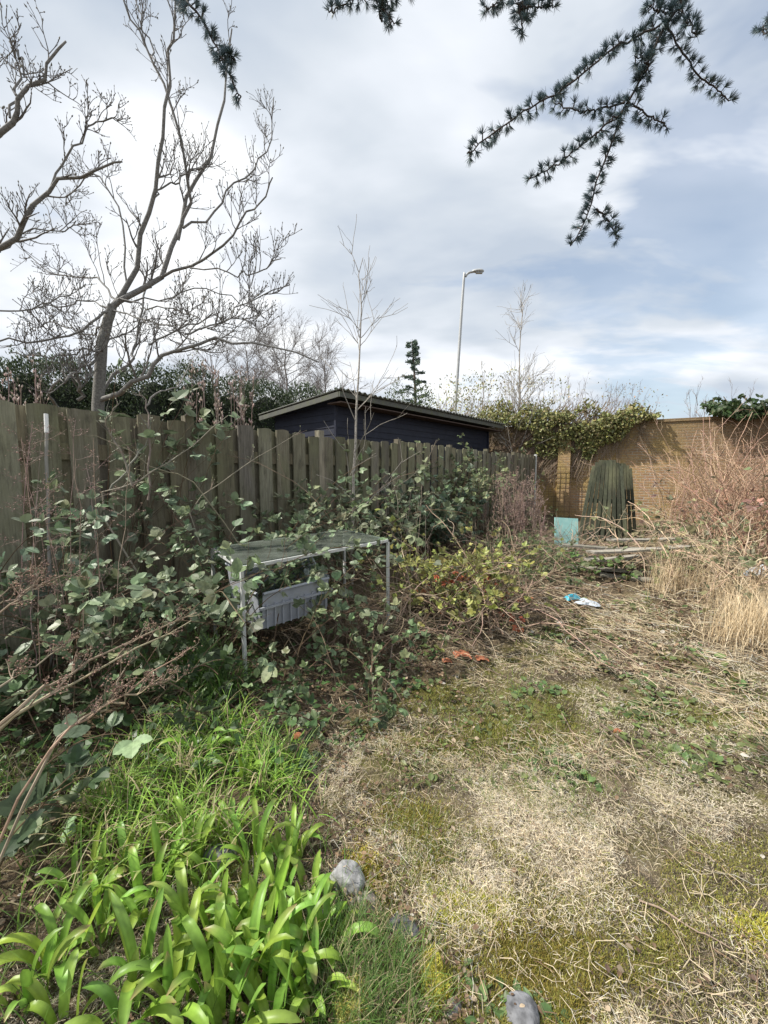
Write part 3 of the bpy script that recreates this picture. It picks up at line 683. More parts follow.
shrub_bank('bare_shrub', 'brownish twiggy shrub rising over the middle of the wall', [lump(640, 381, 18, 1.2), lump(622, 378, 18, .9)], 1500, .08, (.26, .20, .12), (.22, .18, .16), 40, group=GS)
shrub_bank('bare_shrub', 'low leafless twiggy shrub over the ivy at the right end of the wall', [lump(700, 390, 15, 1.0), lump(740, 388, 15, 1.1)], 300, .08, (.24, .2, .14), (.22, .19, .18), 34, group=GS)

def build_conifer():
    p = at(414, 341, 19); H = p[2]; root = thing('conifer', 'small blue-green spruce behind the shed roof', 'tree', (p[0], p[1], 0))
    tr = resample([np.array([p[0], p[1], -.05]), np.array([p[0]+.1, p[1], H*.6]), np.array([p[0]-.1, p[1], H])], 10)
    g = Geo(); g.tubes(tr[None], taper(.13, .015, 10)[None], 7, (.12, .09, .07)); part(g, 'trunk', M_BARK, root, True)
    n = 70; s = np.linspace(.15, .985, n); ln = (1-s)*1.35+.16; az = U(0, 6.28, n)+np.arange(n)*2.4
    b = np.stack([np.interp(s, np.linspace(0, 1, 10), tr[:, i]) for i in range(3)], -1); k = 6; f = np.linspace(0, 1, k)
    ln *= U(.7, 1.2, n)
    Q = b[:, None, :]+np.stack([np.cos(az)[:, None]*ln[:, None]*f, np.sin(az)[:, None]*ln[:, None]*f, ln[:, None]*(.35*f-.25*f*f)], -1)
    R = np.full((n, k), .012); g = Geo(); g.tubes(Q, R, 4, (.10, .08, .06))
    i = rng.integers(0, n, 9000); ff = rng.random(9000)**.7*(k-1); j = np.clip(ff.astype(int), 0, k-2); fr = (ff-j)[:, None]
    Pn = Q[i, j]*(1-fr)+Q[i, j+1]*fr; dn = unit(unit(Q[i, -1]-Q[i, 0])+rng.normal(0, .55, (9000, 3))); Pn = Pn+rng.normal(0, .03, (9000, 3))
    leaves(g, Pn, dn, unit(rng.normal(0, 1, (9000, 3))), U(.05, .11, 9000), jcol((.07, .115, .10), 9000, .35), LEAF_S)
    part(g, 'crown', M_LEAF, root)
build_conifer()
shrub_bank('evergreen_shrub', 'rounded bright green bush at the foot of the small spruce behind the shed', [lump(398, 381, 18, .8), lump(424, 382, 18, .7)], 5000, .10, (.06, .09, .022), None, 0, None, .4)

# street lamp
def build_lamp():
    p = at(455, 470, 18); H = EYE[2]+ray(461, 281)[2]*18; root = thing('street_lamp', 'tall grey street lamp with hooked arm beyond the shed', 'street lamp', (p[0]-.22, p[1], 0))
    x0, y0 = p[0]-.22, p[1]; tx = at(460, 285, 18)[0]
    pts = [np.array([x0, y0, 0]), np.array([x0*.6+tx*.4, y0, H*.4]), np.array([tx, y0, H-.55]), np.array([tx+.07, y0, H-.22]), np.array([tx+.22, y0, H-.04]), np.array([tx+.42, y0, H])]
    P = resample(pts, 30); R = np.interp(np.linspace(0, 5, 30), [0, .12, .13, 1, 2, 5], [.11, .11, .075, .07, .055, .045]); g = Geo(); g.tubes(P[None], R[None], 10, (.4, .4, .4)); part(g, 'pole', M_GALV, root, True)
    bm = bmesh.new(); bmesh.ops.create_uvsphere(bm, u_segments=14, v_segments=8, radius=1)
    for v in bm.verts: v.co = Vector((v.co.x*.27*(1-.2*v.co.x), v.co.y*.13, v.co.z*(.10 if v.co.z > 0 else .06)))
    bmesh.ops.bevel(bm, geom=[], offset=0); me = bpy.data.meshes.new('lamp_head'); bm.to_mesh(me); bm.free()
    me.materials.append(M_GALV); o = bpy.data.objects.new('lamp_head', me); COL.objects.link(o); o.parent = root; o.location = (tx+.66-(p[0]-.22), 0, H+.02)
    for q in me.polygons: q.use_smooth = True
    g = Geo(); g.box((tx+.67, y0, H-.045), (.28, .15, .03)); part(g, 'lamp_glass', M_WHITEP, root)
build_lamp()

# cedar boughs overhead: the tree itself stands behind the viewpoint
def build_cedar():
    base = np.array([2.6, -2.6, 0]); root = thing('cedar_tree', 'blue-green cedar whose needled boughs hang into view overhead', 'tree', tuple(base))
    g = Geo(); g.tubes(resample([base, base+[.05, .05, 3], base+[0, .1, 8]], 10)[None], taper(.32, .12, 10)[None], 14, (.12, .10, .085)); part(g, 'trunk', M_BARK, root, True)
    T = 1.5
    def bough(paths, r0):
        gs, gn = Geo(), Geo(); first = True
        for pts in paths:
            k = 26; P = resample(pts, k, .003); r = r0 if first else r0*.5; first = False
            R = taper(r, .0022, k); gs.tubes(P[None], R[None], 6, (.055, .045, .04))
            seg = np.linalg.norm(np.diff(P, axis=0), axis=1).sum(); m = int(seg/.0110)
            cum = np.concatenate([[0], np.cumsum(np.linalg.norm(np.diff(P, axis=0), axis=1))]); s = np.interp(np.linspace(.02*cum[-1], cum[-1], m), cum, np.arange(k)); pos = np.stack([np.interp(s, np.arange(k), P[:, i]) for i in range(3)], -1)
            vis = (proj(pos)[1] > -140) & (proj(pos)[2] > .3); pos = pos[vis]; s = s[vis]; m = len(pos)
            if m == 0: continue
            tan = unit(np.stack([np.interp(s, np.arange(k), np.gradient(P[:, i])) for i in range(3)], -1))
            rad = unit(np.cross(tan, rng.normal(0, 1, (m, 3)))); rad = unit(rad+np.array([0, 0, .35])); ax = unit(rad+tan*.35); q = pos+rad*U(.004, .020, m)[:, None]
            nn = 36; idx = np.repeat(np.arange(m), nn); dd = unit(ax[idx]+rng.normal(0, .5, (m*nn, 3))); ln = U(.018, .031, m*nn)
            p0 = q[idx]; NP = np.stack([p0, p0+dd*ln[:, None]*.55, p0+dd*ln[:, None]], 1); NR = np.stack([np.full(m*nn, .0007), np.full(m*nn, .0007), np.full(m*nn, .0002)], 1)
            gn.tubes(NP, NR, 3, jcol((.13, .185, .205), m*nn, .3))
            short = np.stack([pos, q], 1); gs.tubes(short, np.full((m, 2), .0022), 4, (.07, .06, .05))
        b = part(gs, 'bough', M_TWIG, root, True); o = part(gn, 'needles', M_NEEDLE, root); o.parent = b
    A = lambda x, y, t=T: at(384+x/2, y/2, t)
    src = base+np.array([0, .1, 4.2])
    bough([[src, np.array([2.2, -.6, 3.9]), np.array([1.5, .7, 3.55]), A(640, -90, 1.45), A(600, 0), A(570, 40), A(540, 95), A(510, 165), A(480, 215, 1.52), A(455, 290, 1.53), A(430, 360, 1.54), A(405, 440, 1.55), A(372, 492, 1.56)],
           [A(570, 40), A(500, 75, 1.47), A(440, 110, 1.45), A(370, 170, 1.44), A(300, 210, 1.43), A(230, 255, 1.42), A(168, 308, 1.42)],
           [A(482, 205), A(430, 218, 1.56), A(390, 222, 1.58), A(340, 205, 1.6)],
           [A(476, 222), A(420, 270, 1.5), A(370, 310, 1.49), A(292, 360, 1.48)],
           [A(568, 50), A(598, 110, 1.53), A(640, 160, 1.55), A(668, 180, 1.56), A(692, 200, 1.57)],
           [A(488, 205), A(528, 232, 1.5), A(566, 252, 1.5)], [A(424, 418, 1.54), A(450, 442, 1.55), A(466, 476, 1.56)],
           [A(575, 30), A(545, 22, 1.5), A(530, 10, 1.5)], [A(512, 160), A(528, 130, 1.45), A(500, 110, 1.43)],
           [A(590, 20), A(610, 45, 1.46), A(625, 75, 1.45)]], .0075)
    bough([[src+[0, 0, .2], np.array([1.6, -.6, 4.0]), np.array([.3, .6, 3.75]), A(300, -60, 1.5), A(270, 0), A(275, 35), A(276, 72)], [A(265, -15), A(225, 5), A(205, 20)], [A(272, 15), A(310, 15), A(338, 12)]], .006)
    bough([[src+[0, 0, .3], np.array([1.0, -.8, 4.1]), np.array([-.1, .5, 3.8]), A(-5, -50, 1.45), A(-12, 5), A(8, 30), A(20, 48)], [A(-12, -10), A(-60, 0), A(-108, 25)], [A(-8, 0), A(25, -10), A(60, -25)]], .006)
    bough([[src+[0, 0, .4], np.array([.6, -1.2, 4.3]), np.array([-.6, .2, 3.9]), at(160, -60, 1.5), at(187, 0, 1.5), at(204, 22, 1.5), at(216, 48, 1.5), at(228, 72, 1.5), at(241, 96, 1.5)], [at(222, 62, 1.5), at(230, 58, 1.5), at(236, 60, 1.5)]], .006)
    bough([[src+[.3, 0, 0], np.array([2.9, -.6, 3.7]), np.array([2.6, .8, 3.3]), at(800, 0, 1.6), at(780, 25, 1.6), at(764, 33, 1.6)]], .005)
build_cedar()

# ------------------------------------------------------------------ ivy on the wall
def px_poly_on_wall(poly, n, off):
    poly = np.array(poly, float); lo, hi = poly.min(0), poly.max(0); out = []
    while sum(map(len, out)) < n:
        q = np.stack([U(lo[0], hi[0], n*2), U(lo[1], hi[1], n*2)], -1); out.append(q[in_poly(q[:, 0], q[:, 1], poly)])
    q = np.concatenate(out)[:n]; return np.array([wall_at(a, b, off) for a, b in q])
def ivy(label, poly, n, size, col, nstem, stemdir, gate):
    P = px_poly_on_wall(poly, n, .02); P = P[fbm(P[:, 0]*.9+P[:, 1]*.4, P[:, 2], 1.8, 21, 4) > gate]; m = len(P)
    root = thing('climbing_ivy', label, 'ivy', tuple(P.mean(0)*np.array([1, 1, 0])))
    nrm = np.array([*WN, 0]); thick = np.clip((P[:, 2]-1.6)*.35, .05, .5)
    P = P+nrm*(rng.random(m)**.8*thick)[:, None]
    over = P[:, 2] > WTOP; P[over] -= nrm*U(0, .35, over.sum())[:, None]; P[over, 2] = WTOP+(P[over, 2]-WTOP)*(.2+.9*np.clip(fbm(P[over, 0]*1.2, P[over, 1], 2.2, 5, 3)-.3, 0, 1)*2)
    g = Geo(); leaves(g, P, unit(rng.normal(0, .7, (m, 3))+np.array([0, 0, -.8])), unit(nrm*.8+rng.normal(0, .5, (m, 3))+np.array([0, 0, .6])), U(size*.6, size*1.3, m), jcol(col, m, .4, .14), LEAF_IVY)
    part(g, 'foliage', M_LEAF, root)
    S0 = px_poly_on_wall(poly, nstem, .03); k = 9; d = unit(np.array([WU[0]*stemdir[0], WU[1]*stemdir[0], stemdir[1]])); pts = [S0]; dd = np.repeat(d[None], nstem, 0)
    for j in range(k-1):
        w = rng.normal(0, .22, (nstem, 2)); dd = unit(dd+np.stack([WU[0]*w[:, 0], WU[1]*w[:, 0], w[:, 1]], -1)); pts.append(pts[-1]+dd*.16)
    Q = np.stack(pts, 1)+nrm*.03; Q[:, :, 2] = np.maximum(Q[:, :, 2], .02); g = Geo(); g.tubes(Q, np.full((nstem, 1), .010)*np.linspace(1, .4, k), 5, (.22, .17, .12)); part(g, 'stem', M_TWIG, root)
ivy('yellowish ivy spilling over the top of the wall beyond the fence end', [(440, 402), (500, 398), (560, 400), (600, 398), (662, 406), (656, 416), (634, 424), (620, 440), (600, 446), (590, 462), (572, 452), (556, 456), (546, 480), (520, 490), (500, 480), (440, 450)], 20000, .065, (.215, .21, .075), 620, (-.45, -1), .475)
ivy('small dark green ivy clump on the wall top at the right', [(700, 402), (725, 396), (800, 394), (800, 414), (768, 414), (740, 420), (712, 414)], 1500, .10, (.045, .075, .025), 12, (.2, -1), .40)
def wall_vines():
    root = thing('climbing_vine', 'leafless brown vine stems clinging to the wall behind the fence end', 'vine', tuple(wall_at(545, 450)*np.array([1, 1, 0])))
    n = 70; q = np.stack([U(535, 610, n), U(400, 440, n)], -1); P = np.array([wall_at(a, b, .04) for a, b in q]); nrm = np.array([*WN, 0]); k = 12; pts = [P]; d = np.repeat(unit(np.array([WU[0]*-.8, WU[1]*-.8, -1]))[None], n, 0)
    for j in range(k-1):
        w = rng.normal(0, .14, (n, 2)); d = unit(d+np.stack([WU[0]*w[:, 0], WU[1]*w[:, 0], w[:, 1]], -1)); pts.append(pts[-1]+d*.17)
    Q = np.stack(pts, 1)+nrm*U(0, .08, (n, 1, 1)); Q[:, :, 2] = np.maximum(Q[:, :, 2], .02)
    g = Geo(); g.tubes(Q, np.full((n, 1), .013)*np.linspace(1, .5, k), 5, jcol((.24, .18, .13), n, .3)); part(g, 'stem', M_TWIG, root)
wall_vines()

# ------------------------------------------------------------------ things standing about
def gz(x, y): return float(hgt(x, y))
def build_table():
    A, B = np.array([-.90, 2.48]), np.array([.035, 3.5]); d = unit(B-A); q = np.array([-.45, .62]); top = .765
    C_, D_ = B+q, A+q; root = thing('glass_table', 'pale metal frame table with a dusty glass top among the brambles', 'table', (A[0], A[1], gz(*A)))
    def bar(p, q_, w, name, mat=M_ALU):
        p, q_ = np.array(p, float), np.array(q_, float); dv = unit(q_-p); up = np.array([0, 0, 1.]) if abs(dv[2]) < .9 else np.array([d[0], d[1], 0]); x = unit(np.cross(dv, up)); z = np.cross(x, dv)
        g = Geo(); g.box((p+q_)/2, (np.linalg.norm(q_-p), w, w), M=np.stack([dv, x, z], -1)); return part(g, name, mat, root)
    for i, (p, q_) in enumerate(((A, B), (B, C_), (C_, D_), (D_, A))):
        e = unit(q_-p)*.011
        bar((*(p+e), top-.011), (*(q_-e), top-.011), .022, 'frame_bar')
    m1, m2 = A+(B-A)*.52, D_+(C_-D_)*.52
    bar((*m1, top-.030), (*m2, top-.030), .016, 'cross_bar')
    for p in (A, B, C_, D_): bar((*p, gz(*p)-.03), (*p, top-.0225), .021, 'leg')
    g = Geo(); c = (A+B+C_+D_)/4; ins = lambda p: c+(p-c)*.985
    V = [(*ins(p), z) for z in (top+.002, top+.007) for p in (A, B, C_, D_)]
    g.add(V, [(3, 2, 1, 0), (4, 5, 6, 7), (0, 1, 5, 4), (1, 2, 6, 5), (2, 3, 7, 6), (3, 0, 4, 7)]); part(g, 'glass_top', M_GLASS, root)
build_table()

def build_crate():
    c = np.array([-.775, 2.945]); rz = math.atan2(1.02, .935); zb = .30; Lx, Ly, H = .56, .38, .40
    root = thing('plastic_crate', 'grey plastic stacking crate with a cut-away front sitting under the glass table', 'crate', (c[0], c[1], zb), rz=rz)
    def lbx(parts, name):
        g = Geo()
        for cc, ss in parts: g.box(cc, ss)
        return g.build(name, M_GREYP, root)
    # a tapered open tub, walls leaning out, long sides dipped in the middle
    n = 9; us = np.linspace(-1, 1, n); prof = np.interp(np.abs(us), [0, .45, .62, 1], [.60, .60, 1.0, 1.0])*H
    g = Geo()
    def wall(p0, p1, o, pr):
        k = len(pr); p0, p1, o = np.array(p0), np.array(p1), np.array(o); f = np.linspace(0, 1, k)[:, None]
        V = []
        for th in (0, .006):
            lo = p0*(1-f)+p1*f-o*th; V.append(np.c_[lo, np.zeros(k)]); V.append(np.c_[lo+o*.045*pr[:, None]/H, pr])
        V = np.concatenate(V); F = []
        for i in range(k-1):
            F += [(i, i+1, k+i+1, k+i), (2*k+i+1, 2*k+i, 3*k+i, 3*k+i+1), (k+i, k+i+1, 3*k+i+1, 3*k+i)]
        g.add(V, F)
        rim = np.stack([np.r_[p0*(1-t)+p1*t+o*(.047*h/H), h] for t, h in zip(f[:, 0], pr)]); g.tubes(rim[None], np.full((1, k), .011), 6)
    x, y = Lx/2, Ly/2; flat = np.full(5, H)
    lo = np.full(5, H*.62); hi = np.full(5, H); step = np.interp(np.linspace(0, 1, 9), [0, .3, .55, .75, 1], [.62, .64, .86, .99, 1])*H
    wall((-x, -y), (x, -y), (0, -1), lo); wall((x, -y), (x, y), (1, 0), step); wall((x, y), (-x, y), (0, 1), hi); wall((-x, y), (-x, -y), (-1, 0), step[::-1])
    g.box((0, 0, .004), (Lx, Ly, .008)); g.build('tub', M_GREYP, root)
    ribs = [((xx, -y-.022, .09), (.010, .012, .17)) for xx in np.linspace(-x+.03, x-.03, 9)]+[((x+.022, yy, .09), (.012, .010, .17)) for yy in np.linspace(-y+.03, y-.03, 6)]
    lbx(ribs, 'rib'); lbx([((0, -y-.030, .15), (Lx+.06, .016, .016)), ((x+.036, 0, .15), (.016, Ly+.05, .016))], 'band')
    g = Geo(); P = np.array([c[0]-.08, c[1]-.06]); h = zb-gz(*P)
    g.box((0, 0, h/2-.01), (.30, .20, h+.02), .3, (.10, .07, .045)); o = g.build('timber_block', M_WOOD, None, False, (P[0], P[1], gz(*P)-.003)); tag(o, 'brown timber block propping up the grey crate under the table', 'block')
build_crate()

def build_leaning_panel(label, pxb, t, wid, hgt_, inplane, lean, col, off=0.0):
    b = at(pxb, 520, t); b[2] = 0; rz = math.atan2(WU[1], WU[0])+.25
    root = thing('leaning_panel', label, 'panel', (b[0], b[1], gz(b[0], b[1])-.02), rz=rz, group=None)
    ax = Matrix.Rotation(-lean, 3, 'X')@Matrix.Rotation(inplane, 3, 'Y'); M = np.array(ax)
    n = 9; g = Geo(); w = wid/n
    for i in range(n):
        u = ((i+.5)/n-.5)*2; h = hgt_*(1-.10*abs(u)**3)+U(-.01, .01); xb, xt = u*wid*.5, u*wid*.29+.10
        cc = M@np.array([(xb+xt)/2, U(-.006, .006), h/2]); Ms = M@np.array(Matrix.Rotation(math.atan2(xt-xb, h), 3, 'Y')); g.box(cc, (w*.56, .034, h), M=Ms, col=np.array(col)*U(.6, 1.4))
    part_o = g.build('slats', M_WOOD, root)
    for z in (.18, hgt_*.5, hgt_*.8):
        g = Geo(); g.box(M@np.array([.1*z/hgt_, .035, z]), (wid*(.92-.40*z/hgt_), .04, .08), M=M, col=np.array(col)*.5); g.build('batten', M_WOOD, root)
build_leaning_panel('dark green slatted panel with an arched top leaning against the brick wall', 603, 7.7, .95, 1.66, .03, .26, (.060, .066, .044))
build_leaning_panel('darker slatted panel half hidden behind the arched leaning one', 617, 7.95, .80, 1.58, .0, .24, (.050, .054, .036))

def build_mesh_panel():
    a0 = wall_at(549, 500); a = np.dot(a0[:2]-W0, WU); rz = math.atan2(WU[1], WU[0]); o_ = wpt(a, .25, gz(*wpt(a, .25, 0)[:2]))
    root = thing('wire_mesh', 'dark square wire mesh sheet standing against the wall beside the leaning panel', 'wire mesh', tuple(o_), rz=rz); g = Geo(); Wd, H, st = 1.5, 1.5, .15
    for i in range(int(Wd/st)+1): g.box((i*st, .0, H/2), (.009, .009, H))
    for i in range(int(H/st)+1): g.box((Wd/2, .0095, i*st+.004), (Wd, .009, .009))
    g.build('mesh', M_RUST, root)
build_mesh_panel()

GP = 'old boards heaped at the end of the garden'
plank_specs = [((568, 566), (660, 572), 6.2, .10, 'grey board lying lowest at the front of the heap'), ((575, 556), (672, 563), 6.4, .17, 'long grey weathered board lying on top of the lowest board'),
    ((562, 545), (668, 549), 6.7, .33, 'pale grey board crossing the top of the heap'), ((590, 552), (690, 546), 6.9, .37, 'tilted board resting across the back of the heap'),
    ((600, 574), (655, 580), 6.0, .06, 'short dirty board lying on the ground before the heap'), ((585, 560), (640, 556), 6.55, .24, 'short pale board in the middle of the heap'),
    ((610, 540), (680, 538), 7.1, .42, 'narrow board at the back top of the heap')]
for (a, b, t, z, lab) in plank_specs:
    p, q_ = gnd(*a, z), gnd(*b, z+U(-.03, .03)); p, q_ = p, q_
    n_ = np.linalg.norm(q_-p); dv = unit(q_-p); x = unit(np.cross(dv, [0, 0, 1.])); zz = np.cross(x, dv); M = np.stack([dv, x, zz], -1)
    g = Geo(); k = 7; V = []
    for i in range(k):
        f = i/(k-1); c = p+(q_-p)*f+np.array([0, 0, -.02*math.sin(f*3.1)*U(.3, 1)])
        for sx, sz in ((-1, -1), (1, -1), (1, 1), (-1, 1)): V.append(c+x*sx*.07+zz*sz*.012)
    F = [(i*4+j, i*4+(j+1) % 4, i*4+4+(j+1) % 4, i*4+4+j) for i in range(k-1) for j in range(4)]+[(3, 2, 1, 0), ((k-1)*4, (k-1)*4+1, (k-1)*4+2, (k-1)*4+3)]
    g.add(V, F, np.array((.36, .33, .28))*U(.6, 1.1)); single(g, 'plank', M_PALE_WOOD, tuple((p+q_)/2), lab, 'plank', GP)

def lumpy(center, size, seed, col, rough=.25, sub=3, flat=.0):
    bm = bmesh.new(); bmesh.ops.create_icosphere(bm, subdivisions=sub, radius=1); r = np.random.default_rng(seed); k = r.normal(0, 1, (14, 3)); k = unit(k); lv = r.uniform(.72, .98, 14)
    V = np.array([v.co[:] for v in bm.verts]); F = np.array([[v.index for v in f.verts] for f in bm.faces]); bm.free()
    for kk, l in zip(k, lv):                                        # facets cut like broken stone
        dp = V@kk; V = V-np.outer(np.maximum(dp-l*.8, 0), kk)
    V = V*(1+rough*.25*r.normal(0, 1, (len(V), 1))*.25); return V*np.array(size)+np.array(center), F
def rock(px, py, size, seed, col, label, name='stone', cat='stone', mat=None, group=None):
    p = on_ground(px, py); V, F = lumpy((p[0], p[1], p[2]+size[2]*.12), size, seed, col, .5); g = Geo(); g.add(V, F, np.array(col)*.72*(.7+.5*np.random.default_rng(seed).random((len(V), 1)))); return single(g, name, mat or M_STONE, tuple(p), label, cat, group, smooth=True)
rock(347, 880, (.085, .075, .055), 1, (.40, .40, .40), 'pale grey stone at the edge of the strap-leaved bulbs')
rock(402, 930, (.062, .05, .045), 2, (.13, .13, .14), 'dark angular stone beside the yellow moss')
rock(522, 1020, (.06, .05, .04), 3, (.22, .225, .24), 'rounded grey stone at the very front of the lawn')
rock(452, 1012, (.035, .03, .03), 4, (.42, .38, .36), 'small pale stone just below the yellow moss')
rock(218, 860, (.07, .05, .04), 5, (.36, .36, .38), 'pale flat stone among the bulb leaves')
rock(186, 722, (.05, .045, .045), 6, (.62, .58, .56), 'small whitish stone by the foot of the grass clump')
rock(362, 905, (.05, .04, .035), 9, (.25, .22, .20), 'brownish stone half buried below the pale grey one')
rock(297, 738, (.035, .028, .025), 7, (.36, .17, .11), 'small broken brick lump below the table corner', 'brick_fragment', 'brick', M_TERRA)
rock(617, 732, (.035, .02, .02), 8, (.4, .16, .09), 'orange brick fragment on the lawn near the dark hollow', 'brick_fragment', 'brick', M_TERRA)
rock(690, 748, (.03, .02, .015), 10, (.4, .16, .09), 'tiny brick fragment on the lawn right of the dark hollow', 'brick_fragment', 'brick', M_TERRA)
for px, py, w, lab in ((462, 657, .11, 'curved terracotta shard at the foot of the mid bramble'), (482, 660, .08, 'smaller terracotta shard right of the curved one'), (447, 662, .06, 'terracotta chip left of the curved shard')):
    p = on_ground(px, py); k = 7; th = np.linspace(-.9, .9, k); g = Geo(); V = []
    for r in (w*.9, w*.9-.008):
        for yy in (-.5, .5):
            for i, t in enumerate(th): V.append((p[0]+math.sin(t)*r*.8, p[1]+yy*w*(.9+.25*math.sin(i*2.3)), p[2]+math.cos(t)*r*.45-w*.12))
    I = np.arange(4*k).reshape(2, 2, k); F = []
    for i in range(k-1): F += [(I[0, 0, i], I[0, 0, i+1], I[0, 1, i+1], I[0, 1, i]), (I[1, 0, i+1], I[1, 0, i], I[1, 1, i], I[1, 1, i+1]), (I[0, 0, i+1], I[0, 0, i], I[1, 0, i], I[1, 0, i+1]), (I[0, 1, i], I[0, 1, i+1], I[1, 1, i+1], I[1, 1, i])]
    for i in (0, k-1): F.append((I[0, 0, i], I[0, 1, i], I[1, 1, i], I[1, 0, i]))
    g.add(V, F); single(g, 'terracotta_shard', M_TERRA, tuple(p), lab, 'shard')
def crumpled(px, py, w, mat, label, name, cat, seed, h=.05, z=.03):
    p = on_ground(px, py); n = 16; r = np.random.default_rng(seed); u, v = np.meshgrid(np.linspace(-1, 1, n), np.linspace(-1, 1, n), indexing='ij')
    rr = 1+.25*np.sin(3*np.arctan2(v, u)+seed); X = u*w/2*rr; Y = v*w/2*rr*.7; Z = h*(fbm(u+seed, v, 1.6, seed, 4))*1.5*(1.15-np.maximum(abs(u), abs(v))**2)+z
    a = r.uniform(0, 3); V = np.stack([p[0]+X*math.cos(a)-Y*math.sin(a), p[1]+X*math.sin(a)+Y*math.cos(a), p[2]+Z], -1).reshape(-1, 3); i = np.arange(n*n).reshape(n, n)
    g = Geo(); g.add(V, np.stack([i[:-1, :-1], i[1:, :-1], i[1:, 1:], i[:-1, 1:]], -1).reshape(-1, 4)); return single(g, name, mat, tuple(p), label, cat)
crumpled(571, 601, .15, M_BLUEP, 'crumpled bright blue plastic bag in the dead stalks', 'plastic_bag', 'bag', 3, .07, .02)
crumpled(588, 606, .19, M_WHITEP, 'crumpled white plastic wrap beside the blue bag', 'plastic_wrap', 'wrapper', 5, .06, .02)
crumpled(757, 578, .45, M_WHITEP, 'white plastic sheet scrap behind the dry reeds', 'plastic_sheet', 'plastic', 8, .10, .05)
def turq():
    b = at(566, 540, 7.3); root_z = gz(b[0], b[1]); g = Geo(); M = np.array(Matrix.Rotation(-.25, 3, 'X')@Matrix.Rotation(.06, 3, 'Y'))
    g.box(np.array([b[0], b[1], root_z+.27]), (.42, .03, .54), M=M); single(g, 'board', M_TURQ, (b[0], b[1], root_z), 'pale turquoise board standing in the debris before the leaning panel', 'board')
turq()
def cane_pole():
    p = at(50, 640, 2.75); t = at(46, 414, 2.9); g = Geo(); P = resample([np.array([p[0], p[1], -.05]), (np.array([p[0], p[1], 0])+t)/2, t], 10, .002)
    root = thing('garden_pole', 'thin whitish pole standing upright before the left part of the fence', 'pole', (p[0], p[1], 0)); g.tubes(P[None, :9], np.full((1, 9), .011), 8, (.26, .25, .22)); part(g, 'shaft', M_PLAIN, root, True)
    g = Geo(); g.tubes(P[None, 8:], np.full((1, 2), .0135), 8, (.70, .70, .68)); part(g, 'tip', M_PLAIN, root, True)
cane_pole()

# ------------------------------------------------------------------ brambles and other rough growth
def canes(bases, n, ln, az, el, bend, k=14, wob=.06):
    i = rng.integers(0, len(bases), n); b = np.array(bases, float)[i, :2]+rng.normal(0, .06, (n, 2)); z = hgt(b[:, 0], b[:, 1])-.02
    a = U(*az, n); e = U(*el, n); L_ = U(*ln, n); bd = U(*bend, n); st = L_/(k-1); p = np.c_[b, z]; pts = [p]; s = 0
    for j in range(k-1):
        f = j/(k-2); th = e-bd*f**1.2; a = a+rng.normal(0, wob, n); th = th+rng.normal(0, wob, n)
        d = np.stack([np.cos(a)*np.cos(th), np.sin(a)*np.cos(th), np.sin(th)], -1); p = p+d*st[:, None]; p = p.copy(); p[:, 2] = np.maximum(p[:, 2], hgt(p[:, 0], p[:, 1])+.02); pts.append(p)
    return np.stack(pts, 1)
def bramble_leaves(g, Q, spacing, size, col, s0=.2, face=(.1, -.35, .9), tmpl=LEAF, drop=.0):
    n, k = Q.shape[:2]; ln = np.linalg.norm(np.diff(Q, axis=1), axis=2).sum(1); m = np.maximum((ln*(1-s0)/spacing).astype(int), 1)
    idx = np.repeat(np.arange(n), m); M_ = len(idx); s = U(s0, 1, M_)*(k-1.001); j = s.astype(int); f = (s-j)[:, None]
    pos = Q[idx, j]*(1-f)+Q[idx, j+1]*f; tan = unit(Q[idx, j+1]-Q[idx, j]); rad = unit(np.cross(tan, rng.normal(0, 1, (M_, 3)))+np.array([0, 0, .25])); pet = unit(rad+tan*.5)
    keep = rng.random(M_) > drop; pos, tan, pet = pos[keep], tan[keep], pet[keep]; M_ = len(pos)
    sz = U(size*.6, size*1.25, M_); nrm = unit(np.array(face)+rng.normal(0, .42, (M_, 3))); hub = pos+pet*(sz*.55)[:, None]
    g.tubes(np.stack([pos, hub], 1), np.full((M_, 2), .0016), 3, (.10, .10, .05))
    lat = unit(np.cross(nrm, pet)); c = jcol(col, M_, .35, .12)
    pale = rng.random(M_) < .12; c[pale] = c[pale]*np.array([1.6, 1.55, 1.6])
    for sgn, sc_ in ((0, 1.0), (1, .82), (-1, .82)):
        d = unit(pet+lat*sgn*1.3+rng.normal(0, .12, (M_, 3))); leaves(g, hub, d, unit(nrm+rng.normal(0, .15, (M_, 3))), sz*sc_, np.clip(c*U(.85, 1.15, (M_, 1)), 0, 1), tmpl)
